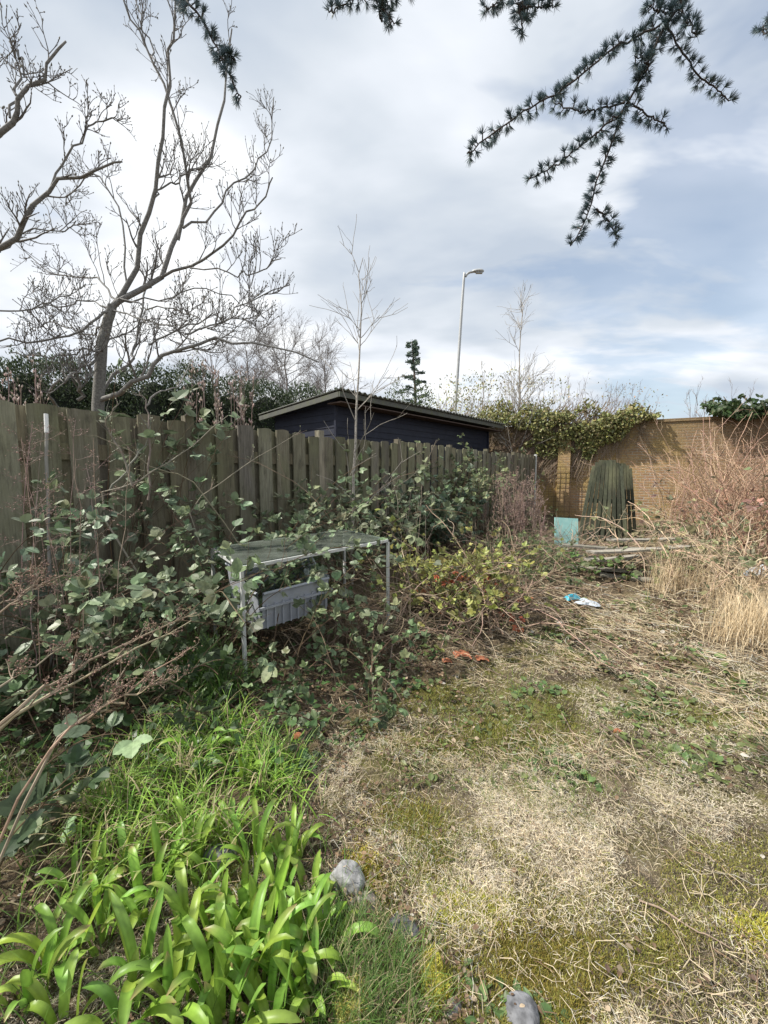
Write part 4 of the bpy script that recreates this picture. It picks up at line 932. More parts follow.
def bramble(label, bases, n, ln, az, el, bend, spacing, size, col, cane=(.13, .09, .06), r=.0045, s0=.2, drop=0.0, tmpl=LEAF, name='bramble', cat='bramble', face=(.1, -.35, .9), clampf=True):
    b0 = np.array(bases, float); root = thing(name, label, cat, (float(b0[:, 0].mean()), float(b0[:, 1].mean()), 0))
    Q = canes(bases, n, ln, az, el, bend)
    if clampf:                                                      # growth stays on the garden side of the fence
        dd = fdist(Q[..., 0], Q[..., 1]); push = np.where((dd < .07) & (Q[..., 2] < FTOP+.05), .07-dd, 0); Q[..., 0] += push*FN[0]; Q[..., 1] += push*FN[1]
    R = np.full((n, 1), r)*U(.7, 1.2, (n, 1))*np.linspace(1, .35, Q.shape[1])[None]; g = Geo(); g.tubes(Q, R, 5, jcol(cane, n, .3)); 
    P2, R2 = spawn(Q, R, 2, .35, .95, (ln[1]*.15, ln[1]*.35), (.5, 1.1), .1, .15, .7, 7, .0015); g.tubes(P2, R2, 4, jcol(cane, len(P2), .3)); part(g, 'stem', M_TWIG, root)
    if spacing:
        g = Geo(); bramble_leaves(g, Q, spacing, size, col, s0, face, tmpl, drop); bramble_leaves(g, P2, spacing, size*.85, col, .2, face, tmpl, drop); part(g, 'foliage', M_LEAF, root)
    return root
def gp(*pts): return [on_ground(a, b)[:2] for a, b in pts]
PI2 = 2*math.pi
SAGE = (.15, .19, .105); DARKG = (.060, .095, .035); MIDG = (.08, .125, .036); YELG = (.17, .19, .05)
bramble('tall leafy bramble thicket against the left half of the fence', [(-1.75, 2.55), (-1.45, 2.75), (-1.5, 2.3), (-1.2, 2.9), (-1.95, 2.35)], 36, (.9, 1.95), (0, PI2), (.95, 1.5), (.8, 1.8), .072, .074, SAGE, s0=.28, tmpl=LEAF_BIG)
bramble('dark bramble mass low down between the fence and the dead dock stalks', [(-1.9, 2.0), (-1.6, 1.9), (-1.3, 2.1), (-2.2, 2.1), (-1.15, 2.35)], 26, (.4, 1.0), (0, PI2), (.6, 1.4), (.9, 2.2), .07, .068, DARKG)
bramble('arching bramble sprays hanging over the front of the glass table', [(-1.05, 2.45), (-.95, 2.75), (-.75, 2.5)], 13, (1.0, 1.75), (.2, 1.5), (1.15, 1.5), (1.0, 1.9), .08, .058, SAGE, s0=.25, tmpl=LEAF_BIG)
bramble('low bramble in front of the grey crate', [(-.2, 2.25), (-.05, 2.3), (-.15, 2.5), (-.05, 2.65)], 20, (.35, .9), (0, PI2), (.6, 1.4), (.7, 2.0), .08, .052, (.12, .16, .075))
bramble('bramble behind the glass table reaching up the fence', [(-.9, 4.3), (-.5, 4.7), (-.2, 5.1), (-1.2, 3.9)], 46, (1.0, 2.1), (0, PI2), (1.1, 1.5), (.7, 1.7), .085, .078, (.15, .185, .10))
bramble('dark glossy bramble hump against the fence right of the table', [(.75, 6.35), (1.05, 6.75), (.55, 6.1)], 60, (.7, 1.7), (0, PI2), (1.1, 1.55), (.4, 1.5), .075, .085, (.045, .075, .038))
bramble('pale leaved bramble climbing over the far fence top', [(1.75, 7.9), (2.0, 8.2), (1.5, 7.5)], 40, (1.3, 2.3), (0, PI2), (1.25, 1.55), (.3, 1.3), .10, .085, (.14, .165, .075), s0=.45)
bramble('yellow-green bramble bush in the middle of the garden edge', [(.55, 3.6), (.85, 3.9), (1.15, 4.2), (.9, 3.5), (.4, 3.9)], 85, (.55, 1.2), (0, PI2), (.8, 1.5), (.6, 1.6), .075, .052, (.215, .22, .06))
bramble('reddening bramble leaves inside the yellow-green bush', [(.75, 3.75), (1.05, 3.9)], 14, (.4, .75), (0, PI2), (.8, 1.5), (.6, 1.6), .06, .05, (.30, .085, .035))
bramble('leafy bramble spreading between the yellow bush and the turquoise board', [(1.55, 4.9), (1.9, 5.3), (2.1, 5.6), (1.8, 4.7), (2.2, 6.2)], 75, (.4, .9), (0, PI2), (.5, 1.4), (.8, 2.0), .085, .058, (.115, .135, .055), cane=(.25, .18, .12))
bramble('small fresh green bramble shoot on the boards heap', gp((590, 578), (630, 575)), 12, (.3, .7), (0, PI2), (.7, 1.4), (.8, 1.8), .06, .07, (.10, .15, .04))
bramble('big-leaved bramble close by at the left edge', [(-1.35, .95), (-1.4, 1.15)], 4, (.25, .45), (-.6, 1.0), (.6, 1.2), (.9, 1.9), .10, .08, (.05, .085, .038), tmpl=LEAF_BIG)
bramble('pale veined big-leaved bramble spray under the dead dock stalks', [(-1.5, 1.38), (-1.45, 1.5)], 4, (.35, .6), (-.2, 1.0), (.6, 1.1), (1.1, 1.9), .10, .09, (.15, .19, .10), tmpl=LEAF_BIG)
bramble('leafy green bush beside the brambles just left of the table', [(-1.2, 3.05), (-1.0, 3.2), (-1.35, 3.2)], 55, (.4, 1.05), (0, PI2), (.8, 1.5), (.3, 1.3), .035, .03, (.045, .095, .025), name='green_bush', cat='bush')
bramble('dark weedy bramble low around the table leg', [(-.75, 2.2), (-.95, 2.05), (-.55, 2.15), (-.3, 1.95)], 28, (.2, .6), (0, PI2), (.3, 1.2), (.7, 1.8), .05, .045, DARKG)
bramble('sparse leafy bramble along the foot of the far fence', [(1.4, 6.4), (2.6, 8.6), (3.2, 9.6), (2.2, 7.4), (2.9, 8.6)], 60, (.4, 1.1), (0, PI2), (.6, 1.5), (.7, 1.9), .10, .07, (.10, .12, .05), cane=(.25, .18, .13))
bramble('rambling green shoots reaching over the fence below the magnolia', [(-2.32, 3.38), (-2.05, 3.72)], 9, (1.9, 2.35), (-1.0, 1.6), (1.42, 1.56), (.2, .9), .11, .11, (.13, .165, .09), s0=.72, tmpl=LEAF)
bramble('bramble leafing at the far left edge before the fence', [(-2.5, 2.3), (-2.25, 2.55), (-2.4, 2.05)], 13, (1.1, 1.7), (0, PI2), (1.2, 1.5), (.4, 1.2), .09, .08, (.15, .195, .12), s0=.35, tmpl=LEAF_BIG)

def stalks(name, label, cat, paths, r0, r1, col, n1, l1, n2=0, l2=(.03, .08), seeds=0, seedsize=(.004, .009), seedcol=(.13, .075, .055), budsz=None, budcol=None, ang=(.3, .9), up=.25, rmin=.0012):
    P0 = np.stack([resample(p, 12, .006) for p in paths]); R0 = np.stack([taper(r0, r1, 12) for _ in paths])
    root = thing(name, label, cat, (float(P0[:, 0, 0].mean()), float(P0[:, 0, 1].mean()), 0)); gs, gb = Geo(), Geo()
    for i in range(len(P0)):                                        # each main stem with its own side twigs is a part
        P, R = P0[i:i+1], R0[i:i+1]; g = Geo(); g.tubes(P, R, 6, jcol(col, 1, .2)); ends = []
        P1, R1 = spawn(P, R, n1, .35, 1., l1, ang, up, .1, .6, 6, rmin); g.tubes(P1, R1, 4, jcol(np.array(col)*.85, len(P1), .25)); ends.append(P1)
        if n2: P2, R2 = spawn(P1, R1, n2, .2, 1., l2, (.4, 1.1), up, .15, .7, 4, rmin*.8); g.tubes(P2, R2, 3, jcol(np.array(col)*.8, len(P2), .25)); ends.append(P2)
        part(g, 'stem', M_TWIG, root)
        for E in ends:
            n = len(E)
            if seeds:
                idx = np.repeat(np.arange(n), seeds); m = n*seeds; f = U(.25, 1, m)*(E.shape[1]-1.001); j = f.astype(int); fr = (f-j)[:, None]; q = E[idx, j]*(1-fr)+E[idx, j+1]*fr+rng.normal(0, .006, (m, 3))
                gs.inst(OCT[0], OCT[1], q, rotframes(unit(rng.normal(0, 1, (m, 3))), unit(rng.normal(0, 1, (m, 3)))), np.stack([U(*seedsize, m)*1.2]*3, -1), jcol(seedcol, m, .4))
            if budsz: buds(gb, E, U(*budsz, n), jcol(budcol, n, .15), .42)
    if seeds: part(gs, 'leaves', M_TWIG, root)  # this part holds the dried seeds along the twigs
    if budsz: part(gb, 'flower_buds', M_LEAF, root)  # this part holds the closed buds at the twig tips
    return root
G3 = lambda x, y: np.array([x, y, gz(x, y)])
DOCK = (.30, .235, .17); DSEED = (.23, .155, .12)
stalks('dock_stalk', 'longest pair of dead tan dock stalks leaning across the left edge', 'dead stalks', [[G3(-1.75, .72), at(0, 724, 1.0), at(60, 682, 1.2), at(120, 646, 1.38), at(200, 611, 1.6)], [G3(-1.72, .74), at(0, 730, 1.02), at(80, 678, 1.25), at(190, 622, 1.55)]], .0062, .0022, DOCK, 12, (.06, .16), 2, (.02, .06), 4, seedsize=(.003, .007), seedcol=DSEED)
stalks('dock_stalk', 'dead brown dock stalk forking below the long pair', 'dead stalks', [[G3(-1.2, .95), at(40, 768, 1.05), at(110, 702, 1.25), at(190, 648, 1.45)], [G3(-1.2, .97), at(55, 748, 1.12), at(100, 710, 1.25), at(118, 690, 1.28), at(126, 664, 1.3)], [at(100, 712, 1.24), at(140, 690, 1.3), at(180, 680, 1.4)]], .0045, .0018, DOCK, 12, (.05, .13), 2, (.02, .06), 4, seedsize=(.003, .007), seedcol=DSEED)
stalks('dock_stalk', 'short dead dock stalk pointing up at the left edge', 'dead stalks', [[G3(-1.9, 1.0), at(-30, 640, 1.25), at(20, 596, 1.3), at(45, 582, 1.35), at(70, 578, 1.4)], [G3(-1.9, 1.02), at(-30, 625, 1.3), at(10, 600, 1.35), at(30, 590, 1.4), at(42, 568, 1.4)]], .0042, .002, DOCK, 14, (.05, .12), 2, (.02, .05), 4, seedsize=(.003, .007), seedcol=DSEED)
stalks('dock_stalk', 'dead dock stalk between the short one and the long pair', 'dead stalks', [[G3(-1.8, .95), at(-20, 705, 1.15), at(15, 676, 1.25), at(40, 662, 1.3), at(70, 642, 1.4)]], .004, .002, DOCK, 12, (.04, .10), 2, (.02, .05), 4, seedsize=(.003, .007), seedcol=DSEED)
def up_stems(px0, px1, n, pyb, top0, top1, t0, t1, lean=12):
    out = []
    for i in range(n):
        px = U(px0, px1); t = U(t0, t1); tp = at(px+U(-lean, lean), U(top0, top1), t+U(-.1, .1)); b = at(px, pyb, t); b = G3(b[0], b[1]); out.append([b, b*.6+tp*.4+np.array([U(-.06, .06), 0, 0]), tp])
    return out
PINK = (.31, .23, .195)
stalks('dead_willowherb', 'pinkish brown dead willowherb stems by the left part of the fence', 'dead stalks', up_stems(5, 115, 13, 640, 405, 500, 2.1, 2.6, 30), .003, .0012, PINK, 14, (.10, .30), 4, (.03, .10), 2, (.003, .008), (.30, .21, .18), ang=(.7, 1.35), up=.04)
stalks('dead_willowherb', 'pinkish dead willowherb stems standing at the far end of the fence', 'dead stalks', up_stems(490, 545, 30, 560, 470, 510, 6.5, 8.5), .008, .004, (.28, .20, .165), 9, (.2, .5), 4, (.08, .2), 3, (.008, .018), (.30, .22, .185), rmin=.003)
stalks('dead_willowherb', 'thin grey dead stems rising in front of the fence right of the table', 'dead stalks', up_stems(398, 440, 7, 590, 480, 520, 4.5, 5.2), .006, .003, (.34, .29, .23), 5, (.2, .5), 2, (.06, .15), 0, rmin=.002)
BUDC = (.58, .46, .40)
stalks('budding_shrub', 'shrub twigs with pale pink buds above the fence beside the hedge', 'shrub', up_stems(172, 250, 22, 470, 368, 398, 4.75, 5.3, 10), .009, .003, (.24, .19, .16), 8, (.10, .35), 3, (.05, .14), 0, budsz=(.035, .06), budcol=BUDC, up=.6, rmin=.0022)
stalks('budding_shrub', 'pink budded shrub twigs at the far left above the fence', 'shrub', up_stems(-40, 45, 16, 560, 368, 398, 3.25, 3.6, 10), .007, .003, (.24, .17, .15), 8, (.08, .28), 3, (.04, .12), 0, budsz=(.026, .042), budcol=BUDC, up=.6, rmin=.0016)
stalks('bare_shrub', 'bare lichened shrub stem with small pale buds in front of the fence', 'shrub', [[G3(-1.35, 2.75), at(100, 510, 2.9), at(132, 486, 2.9), at(160, 466, 3.0), at(190, 448, 3.1), at(227, 416, 3.2)], [at(132, 486, 2.9), at(122, 452, 2.9), at(106, 430, 2.85), at(112, 412, 2.8), at(120, 404, 2.8)], [at(148, 500, 3.05), at(149, 440, 3.0), at(147, 405, 3.0), at(138, 392, 3.0)],
     [at(110, 490, 2.95), at(128, 468, 2.95), at(146, 442, 3.0), at(150, 420, 3.0)], [at(146, 406, 3.0), at(160, 392, 3.1), at(178, 385, 3.3), at(190, 360, 3.5)]], .0075, .003, (.22, .20, .17), 9, (.05, .22), 1, (.02, .06), 0, budsz=(.012, .022), budcol=(.36, .38, .26), rmin=.0015)
stalks('bare_shrub', 'long bare bramble canes crossing the fence above the table', 'shrub', [[G3(-1.2, 3.4), at(190, 520, 3.4), at(230, 478, 3.5), at(262, 455, 3.7), at(300, 432, 4.0)], [G3(-.9, 3.6), at(200, 490, 3.2), at(160, 470, 3.1), at(105, 438, 3.0), at(85, 436, 2.9)], [G3(-.2, 4.4), at(330, 520, 4.3), at(300, 486, 4.3), at(255, 462, 4.2), at(225, 455, 4.2)], [G3(.4, 5.0), at(385, 505, 4.9), at(420, 470, 5.0), at(437, 440, 5.0)]], .006, .0025, (.26, .21, .16), 5, (.10, .35), 2, (.04, .10), 0, budsz=(.012, .022), budcol=(.36, .38, .22), rmin=.0016)
# tangle of dead canes on the right
DEAD = (.44, .34, .235)
def tangle(label, bases, n, ln, bend, el=(.5, 1.45), col=DEAD, r=.008, n2=5, spread=.5, drop=None, leafcol=None):
    b = np.concatenate([np.array(bases)+rng.normal(0, spread, (len(bases), 2)) for _ in range(6)]); root = thing('dead_bramble', label, 'dead bramble', (float(b[:, 0].mean()), float(b[:, 1].mean()), 0))
    Q = canes(b, n, ln, (0, PI2), el, bend, 14, .12); wd = (Q[..., 0]-W0[0])*WN[0]+(Q[..., 1]-W0[1])*WN[1]; push = np.where(wd < .06, .06-wd, 0); Q[..., 0] += push*WN[0]; Q[..., 1] += push*WN[1]
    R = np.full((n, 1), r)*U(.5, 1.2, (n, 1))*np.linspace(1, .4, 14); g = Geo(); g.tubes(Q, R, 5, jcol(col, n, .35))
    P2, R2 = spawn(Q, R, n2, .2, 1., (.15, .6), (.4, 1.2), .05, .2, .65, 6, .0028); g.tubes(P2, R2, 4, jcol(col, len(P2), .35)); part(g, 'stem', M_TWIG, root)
    if leafcol is not None:
        g = Geo(); bramble_leaves(g, P2, .35, .07, leafcol, .2); part(g, 'foliage', M_LEAF, root)
tangle('tall tangle of dead tan canes against the brick wall at the right', gp((690, 545), (730, 548), (760, 552), (800, 555)), 240, (1.4, 2.95), (.1, 1.2), (1.1, 1.54), n2=6, col=(.40, .275, .195))
tangle('arching dead bramble canes between the boards heap and the dry reeds', gp((690, 575), (705, 580), (730, 590), (715, 560)), 150, (.8, 1.8), (.8, 2.3), (.4, 1.4), n2=4, leafcol=(.16, .16, .08))
tangle('reddish dead canes leaning on the wall at the right edge', gp((745, 560), (790, 575), (775, 550)), 70, (1.0, 2.0), (.4, 1.6), (.9, 1.5), (.29, .165, .115), leafcol=(.22, .13, .09))
tangle('heap of dead canes below the leaning panel', gp((668, 538), (680, 540), (690, 545), (672, 536)), 70, (.4, 1.0), (.8, 2.4), (.3, 1.3), (.33, .26, .18), n2=4, spread=.4, leafcol=(.15, .17, .07))
tangle('loose dead canes at the foot of the fence end', gp((530, 550), (510, 560), (560, 560)), 110, (.4, 1.1), (.8, 2.4), (.3, 1.4), (.33, .25, .19), n2=4, spread=.35)
tangle('thin dead canes tangled through the yellow-green bush', [(.7, 3.5), (1.0, 4.0), (.3, 3.9), (1.4, 4.3), (.2, 3.4)], 130, (.5, 1.4), (.8, 2.2), (.3, 1.4), (.36, .27, .20), r=.0055, n2=3, spread=.2)
tangle('dead canes trailing in the dark under the glass table', [(-.4, 3.1), (-.1, 3.3), (-.6, 3.3), (.1, 3.6)], 70, (.3, .9), (.8, 2.2), (.3, 1.4), (.19, .145, .105), r=.004, n2=3, spread=.15)  # cane colour darkened to stand in for the shade under the table

# ------------------------------------------------------------------ ground cover
def sample_px(n, x0, x1, y0, y1):
    """ground points spread evenly over a part of the view"""
    px, py = U(x0, x1, n), U(y0, y1, n); v = (CY-py)/F_PX; dz = -math.sin(PITCH)+v*math.cos(PITCH); t = -EYE[2]/dz
    return np.stack([(px-CX)/F_PX*t, (math.cos(PITCH)+v*math.sin(PITCH))*t], -1)
def with_z(q, dz=0.0): return np.c_[q, hgt(q[:, 0], q[:, 1])+dz]
HOLLOW = [gnd(*p) for p in ((596, 738), (622, 730), (660, 745), (650, 758), (612, 752))]
def pick(cols, n, v=.2):
    w = np.array([c[0] for c in cols], float); i = rng.choice(len(cols), n, p=w/w.sum()); return np.clip(np.array([c[1] for c in cols])[i]*(1+U(-v, v, (n, 1))), 0, 1)
STRAWC = [(5, (.61, .535, .40)), (2.5, (.48, .39, .26)), (2.5, (.46, .43, .37)), (1.5, (.19, .14, .095)), (1, (.33, .33, .13))]
def build_straw():
    q = np.concatenate([sample_px(900000, -220, 1000, 575, 1180), np.c_[U(-.6, 5, 60000), U(.3, 6, 60000)]])
    x, y = q[:, 0], q[:, 1]; lawn, br, cl, ho = lawn_zone(x, y), in_poly(x, y, BRIGHT), in_poly(x, y, CLAYP), in_poly(x, y, HOLLOW)
    nz_ = fbm(x, y, 2.3, 31, 4); n2 = fbm(x, y, 7, 37, 4)
    p = np.where(lawn, .50, .26); p = np.where(br, .95, p); p = np.where(cl, .38, p); p = p*np.clip((nz_-.30)*5, .12, 1)*np.clip((n2-.34)*6, .15, 1); mo = np.clip((fbm(x, y, 2.0, 83, 4)-.50)*9, 0, 1); so = np.clip((fbm(x, y, 3.1, 97, 4)-.51)*12, 0, 1); p = p*(1-.72*mo)*(1-.88*so); p = np.where(ho, .02, p); p = np.where((fdist(x, y) < .1) | (x < -1.2), 0, p)
    q = q[rng.random(len(q)) < p]; n = len(q); r = np.hypot(q[:, 0], q[:, 1]); sc_ = np.clip(r/2.2, .75, 2.2)
    P = with_z(q, 0); P[:, 2] += U(0, .022, n); g = Geo(); c = pick(STRAWC, n); tint = (.8+.5*fbm(q[:, 0], q[:, 1], 1.5, 43, 3))[:, None]
    strips(g, P, U(0, PI2, n), U(-.25, .5, n), U(.014, .045, n)*np.clip(sc_, .8, 1.9), U(.0010, .0020, n)*sc_, U(-.3, 2.2, n), 2, np.clip(c*tint*np.where(lawn_zone(q[:, 0], q[:, 1]), 1.12, .62)[:, None], 0, 1), .4, U(-.8, .8, n))
    o = g.build('dry_grass', M_STRAW); o['kind'] = 'stuff'; o['label'] = 'matted dry straw-coloured grass lying over the lawn'; o['category'] = 'dry grass'
build_straw()
def build_crumbs():
    q = sample_px(900000, -150, 1000, 600, 1180); x, y = q[:, 0], q[:, 1]; lawn = lawn_zone(x, y); n3 = fbm(x, y, 9, 41, 3)
    q = q[rng.random(len(q)) < np.where(lawn, .75, .30)*np.clip((n3-.25)*3.5, .2, 1)*(fdist(x, y) > .1)]; n = len(q); r = np.hypot(q[:, 0], q[:, 1]); x, y = q[:, 0], q[:, 1]; lawn = lawn_zone(x, y)
    sc_ = np.clip(r/1.8, .8, 2.6); P = with_z(q, 0); P[:, 2] += U(0, .012, n); g = Geo(); patch = fbm(x, y, 2.4, 47, 4); w = np.clip((patch-.44)*8, 0, 1)*(1-.9*np.clip((fbm(x, y, 3.1, 97, 4)-.51)*12, 0, 1)); w = w[:, None]
    pale = pick([(5, (.64, .57, .44)), (3, (.50, .44, .34)), (1.5, (.33, .27, .19)), (2, (.17, .13, .09)), (1, (.30, .31, .12))], n, .25); dark = pick([(4, (.10, .078, .06)), (2, (.22, .175, .125)), (1.2, (.42, .36, .26)), (1.6, (.19, .19, .06))], n, .25)
    w = w*np.where(in_poly(x, y, CLAYP), .45, 1)[:, None]; c = np.where(rng.random((n, 1)) < w*.9+.06, pale, dark); c = np.where(lawn[:, None], c, c*.62)
    strips(g, P, U(0, PI2, n), U(-.2, .7, n), U(.005, .016, n)*sc_, U(.0009, .0020, n)*sc_, U(-.5, 2.0, n), 1, np.clip(c, 0, 1), .5, U(-.9, .9, n))
    o = g.build('thatch_crumbs', M_STRAW); o['kind'] = 'stuff'; o['label'] = 'short matted crumbs of dead grass and soil across the ground'; o['category'] = 'thatch'
build_crumbs()
def build_stalk_litter():
    q = np.concatenate([sample_px(6500, 380, 900, 590, 770), sample_px(700, 300, 760, 770, 1020), sample_px(2600, -50, 400, 690, 1020), np.c_[U(1, 6, 2200), U(3, 8.5, 2200)]])
    x, y = q[:, 0], q[:, 1]; k = (fbm(x, y, 1.6, 51, 4) > .44) & (fdist(x, y) > .2); q = q[k]; n = len(q); r = np.hypot(q[:, 0], q[:, 1]); P = with_z(q, .008); P[:, 2] += U(0, .05, n)*np.clip(r/3, .3, 1.5)
    a = U(0, PI2, n); ln = U(.03, .17, n)*np.clip(r/3, .6, 1.5); d = np.stack([np.cos(a), np.sin(a), U(-.12, .22, n)], -1); m = P+d*ln[:, None]*.5+rng.normal(0, .012, (n, 3)); e = P+d*ln[:, None]; e[:, 2] = np.maximum(e[:, 2], hgt(e[:, 0], e[:, 1])+.004)
    g = Geo(); R = U(.0008, .0020, n)[:, None]*np.clip(r/2.6, .7, 1.8)[:, None]*np.array([1, .9, .6]); g.tubes(np.stack([P, m, e], 1), R, 4, pick([(4, (.50, .42, .29)), (3, (.36, .28, .18)), (2, (.18, .12, .08)), (1, (.42, .40, .34))], n))
    o = g.build('stalk_litter', M_TWIG); o['kind'] = 'stuff'; o['label'] = 'broken tan stalks strewn over the upper lawn and border'; o['category'] = 'plant litter'
build_stalk_litter()
def build_leaf_litter():
    q = np.concatenate([sample_px(9000, -150, 480, 640, 1150), sample_px(900, 380, 900, 600, 1050), sample_px(2500, 380, 700, 560, 670)]); x, y = q[:, 0], q[:, 1]
    k = (fdist(x, y) > .1) & (fbm(x, y, 2.2, 61, 4) > .40) & ~(in_poly(x, y, BRIGHT) & (rng.random(len(x)) < .9)); q = q[k]; n = len(q); P = with_z(q, .006); P[:, 2] += U(0, .03, n); r = np.hypot(q[:, 0], q[:, 1])
    g = Geo(); d = rng.normal(0, 1, (n, 3)); d[:, 2] *= .25; leaves(g, P, unit(d), unit(rng.normal(0, .35, (n, 3))+np.array([0, 0, 1])), U(.008, .028, n)*np.clip(r/1.8, .8, 2), pick([(4, (.13, .085, .055)), (3, (.20, .135, .085)), (1.5, (.34, .27, .19)), (1, (.09, .06, .045)), (.3, (.42, .39, .34))], n, .3))
    o = g.build('leaf_litter', M_STRAW); o['kind'] = 'stuff'; o['label'] = 'brown dead leaves littering the shaded border'; o['category'] = 'leaf litter'
build_leaf_litter()
GRASSP = [((140, 735), (215, 715), (275, 740), (318, 790), (322, 850), (285, 850), (215, 860), (130, 880), (70, 880), (100, 790)), ((-60, 790), (60, 750), (140, 780), (150, 850), (100, 930), (0, 960), (-80, 900)), ((328, 930), (395, 935), (425, 990), (420, 1060), (330, 1060), (318, 985))]
def build_grass():
    g = Geo()
    for poly, n, ln, w, c, dr in ((GRASSP[0], 1700, (.12, .26), (.004, .009), (.22, .36, .06), (.5, 2.4)), (GRASSP[1], 380, (.12, .26), (.003, .006), (.17, .27, .055), (.5, 2.2)), (GRASSP[2], 1500, (.07, .17), (.0014, .0030), (.11, .19, .045), (.2, 1.4))):
        W_ = [gnd(*p) for p in poly]; ar = np.array(W_); cen = []
        while len(cen) < 90:
            q = U(ar[:, :2].min(0), ar[:, :2].max(0)); 
            if in_poly(np.array([q[0]]), np.array([q[1]]), W_)[0]: cen.append(q)
        cen = np.array(cen); q = cen[rng.integers(0, 90, n)]+rng.normal(0, .04, (n, 2)); P = with_z(q, -.005)
        strips(g, P, U(0, PI2, n), U(.8, 1.5, n), U(*ln, n), U(*w, n), U(*dr, n), 6, np.where(rng.random((n, 1)) < .2, np.array([[.44, .37, .22]]), jcol(c, n, .35, .14)), .1)
    cen = np.array(gp((205, 690), (185, 680), (225, 700), (150, 690))); n = 700; q = cen[rng.integers(0, 4, n)]+rng.normal(0, .05, (n, 2)); strips(g, with_z(q), U(0, PI2, n), U(.9, 1.5, n), U(.25, .5, n), U(.003, .005, n), U(.8, 2.4, n), 7, jcol((.10, .19, .04), n, .35), .1)
    q = sample_px(11000, 380, 900, 600, 900); k = lawn_zone(q[:, 0], q[:, 1]) & (fbm(q[:, 0], q[:, 1], 2.6, 71, 4) > .50); q = q[k]; n = len(q); strips(g, with_z(q), U(0, PI2, n), U(.3, 1.4, n), U(.03, .10, n), U(.0015, .003, n)*np.clip(np.hypot(q[:, 0], q[:, 1])/2, .8, 2), U(.2, 1.4, n), 3, jcol((.14, .19, .04), n, .35, .12), .15)
    q = sample_px(1500, -100, 480, 640, 1050); k = ~lawn_zone(q[:, 0], q[:, 1]) & (fdist(q[:, 0], q[:, 1]) > .1); q = q[k]; n = len(q); strips(g, with_z(q), U(0, PI2, n), U(.5, 1.4, n), U(.06, .18, n), U(.0018, .0035, n), U(.4, 1.8, n), 4, jcol((.12, .20, .04), n, .35, .12), .15)
    o = g.build('grass', M_GRASS); o['kind'] = 'stuff'; o['label'] = 'long fresh green grass in the border behind the bulbs'; o['category'] = 'grass'
build_grass()
def moss_sprigs(g, q, h, col, dz=0.0, P=None):
    if P is None: P = with_z(q, dz)
    n = len(P); strips(g, P, U(0, PI2, n), U(.5, 1.5, n), U(h*.4, h*1.1, n), U(.0012, .0026, n), U(-.2, 1.2, n), 2, jcol(col, n, .35, .12), .3)
def build_moss():
    g = Geo(); q = sample_px(600000, 300, 900, 640, 1150); x, y = q[:, 0], q[:, 1]; r = np.hypot(x, y)
    m1 = lawn_zone(x, y) & (fbm(x, y, 2.0, 83, 4) > .55) & (rng.random(len(x)) < .55); m1 &= ~(in_poly(x, y, CLAYP) & (rng.random(len(x)) < .85)); m1 &= ~(in_poly(x, y, BRIGHT) & (rng.random(len(x)) < .45))
    qq = q[m1]; moss_sprigs(g, qq, .013, (.235, .225, .055), .006)
    for px, py, w, h, n, c in ((448, 905, .05, .035, 1500, (.42, .42, .06)), (485, 915, .06, .03, 1300, (.36, .35, .07)), (363, 873, .03, .045, 1500, (.40, .34, .06)), (760, 935, .05, .03, 900, (.38, .36, .06)), (425, 872, .07, .05, 1500, (.25, .22, .05)), (30+380, 820, .10, .06, 2200, (.24, .21, .05)), (420, 745, .14, .08, 2500, (.20, .19, .05)), (520, 735, .2, .08, 3000, (.21, .21, .05)), (560, 985, .10, .09, 4500, (.19, .165, .04)), (535, 970, .08, .06, 2500, (.2, .17, .04)), (690, 720, .3, .1, 3000, (.19, .2, .05)), (440, 700, .15, .1, 2200, (.2, .19, .05)), (225, 875, .06, .05, 1200, (.30, .31, .06)), (215, 905, .05, .04, 900, (.30, .31, .06))):
        p = on_ground(px, py); moss_sprigs(g, p[:2]+rng.normal(0, 1, (n*2, 2))*np.array([w, h]), .016, c, .008)
    o = g.build('moss', M_MOSS); o['kind'] = 'stuff'; o['label'] = 'yellow-green moss spread through the lawn'; o['category'] = 'moss'
build_moss()
def moss_cushion(px, py, size, seed, col, label):
    p = on_ground(px, py); root = thing('moss_cushion', label, 'moss', tuple(p)); V, F = lumpy((p[0], p[1], p[2]), size, seed, col, .1); g = Geo(); g.add(V, F, np.array(col)*.6); part(g, 'mound', M_MOSS, root, True)
    i = rng.integers(0, len(V), 3800); P = V[i]+rng.normal(0, .006, (3800, 3)); P = P[P[:, 2] > p[2]-.01]; g = Geo(); moss_sprigs(g, None, .015, col, P=P); part(g, 'foliage', M_MOSS, root)
moss_cushion(432, 985, (.055, .10, .045), 21, (.46, .43, .08), 'bright yellow moss cushion right of the dark stone')
moss_cushion(352, 1015, (.055, .06, .05), 22, (.38, .36, .10), 'rounded yellow-green moss cushion at the front among the bulb leaves')
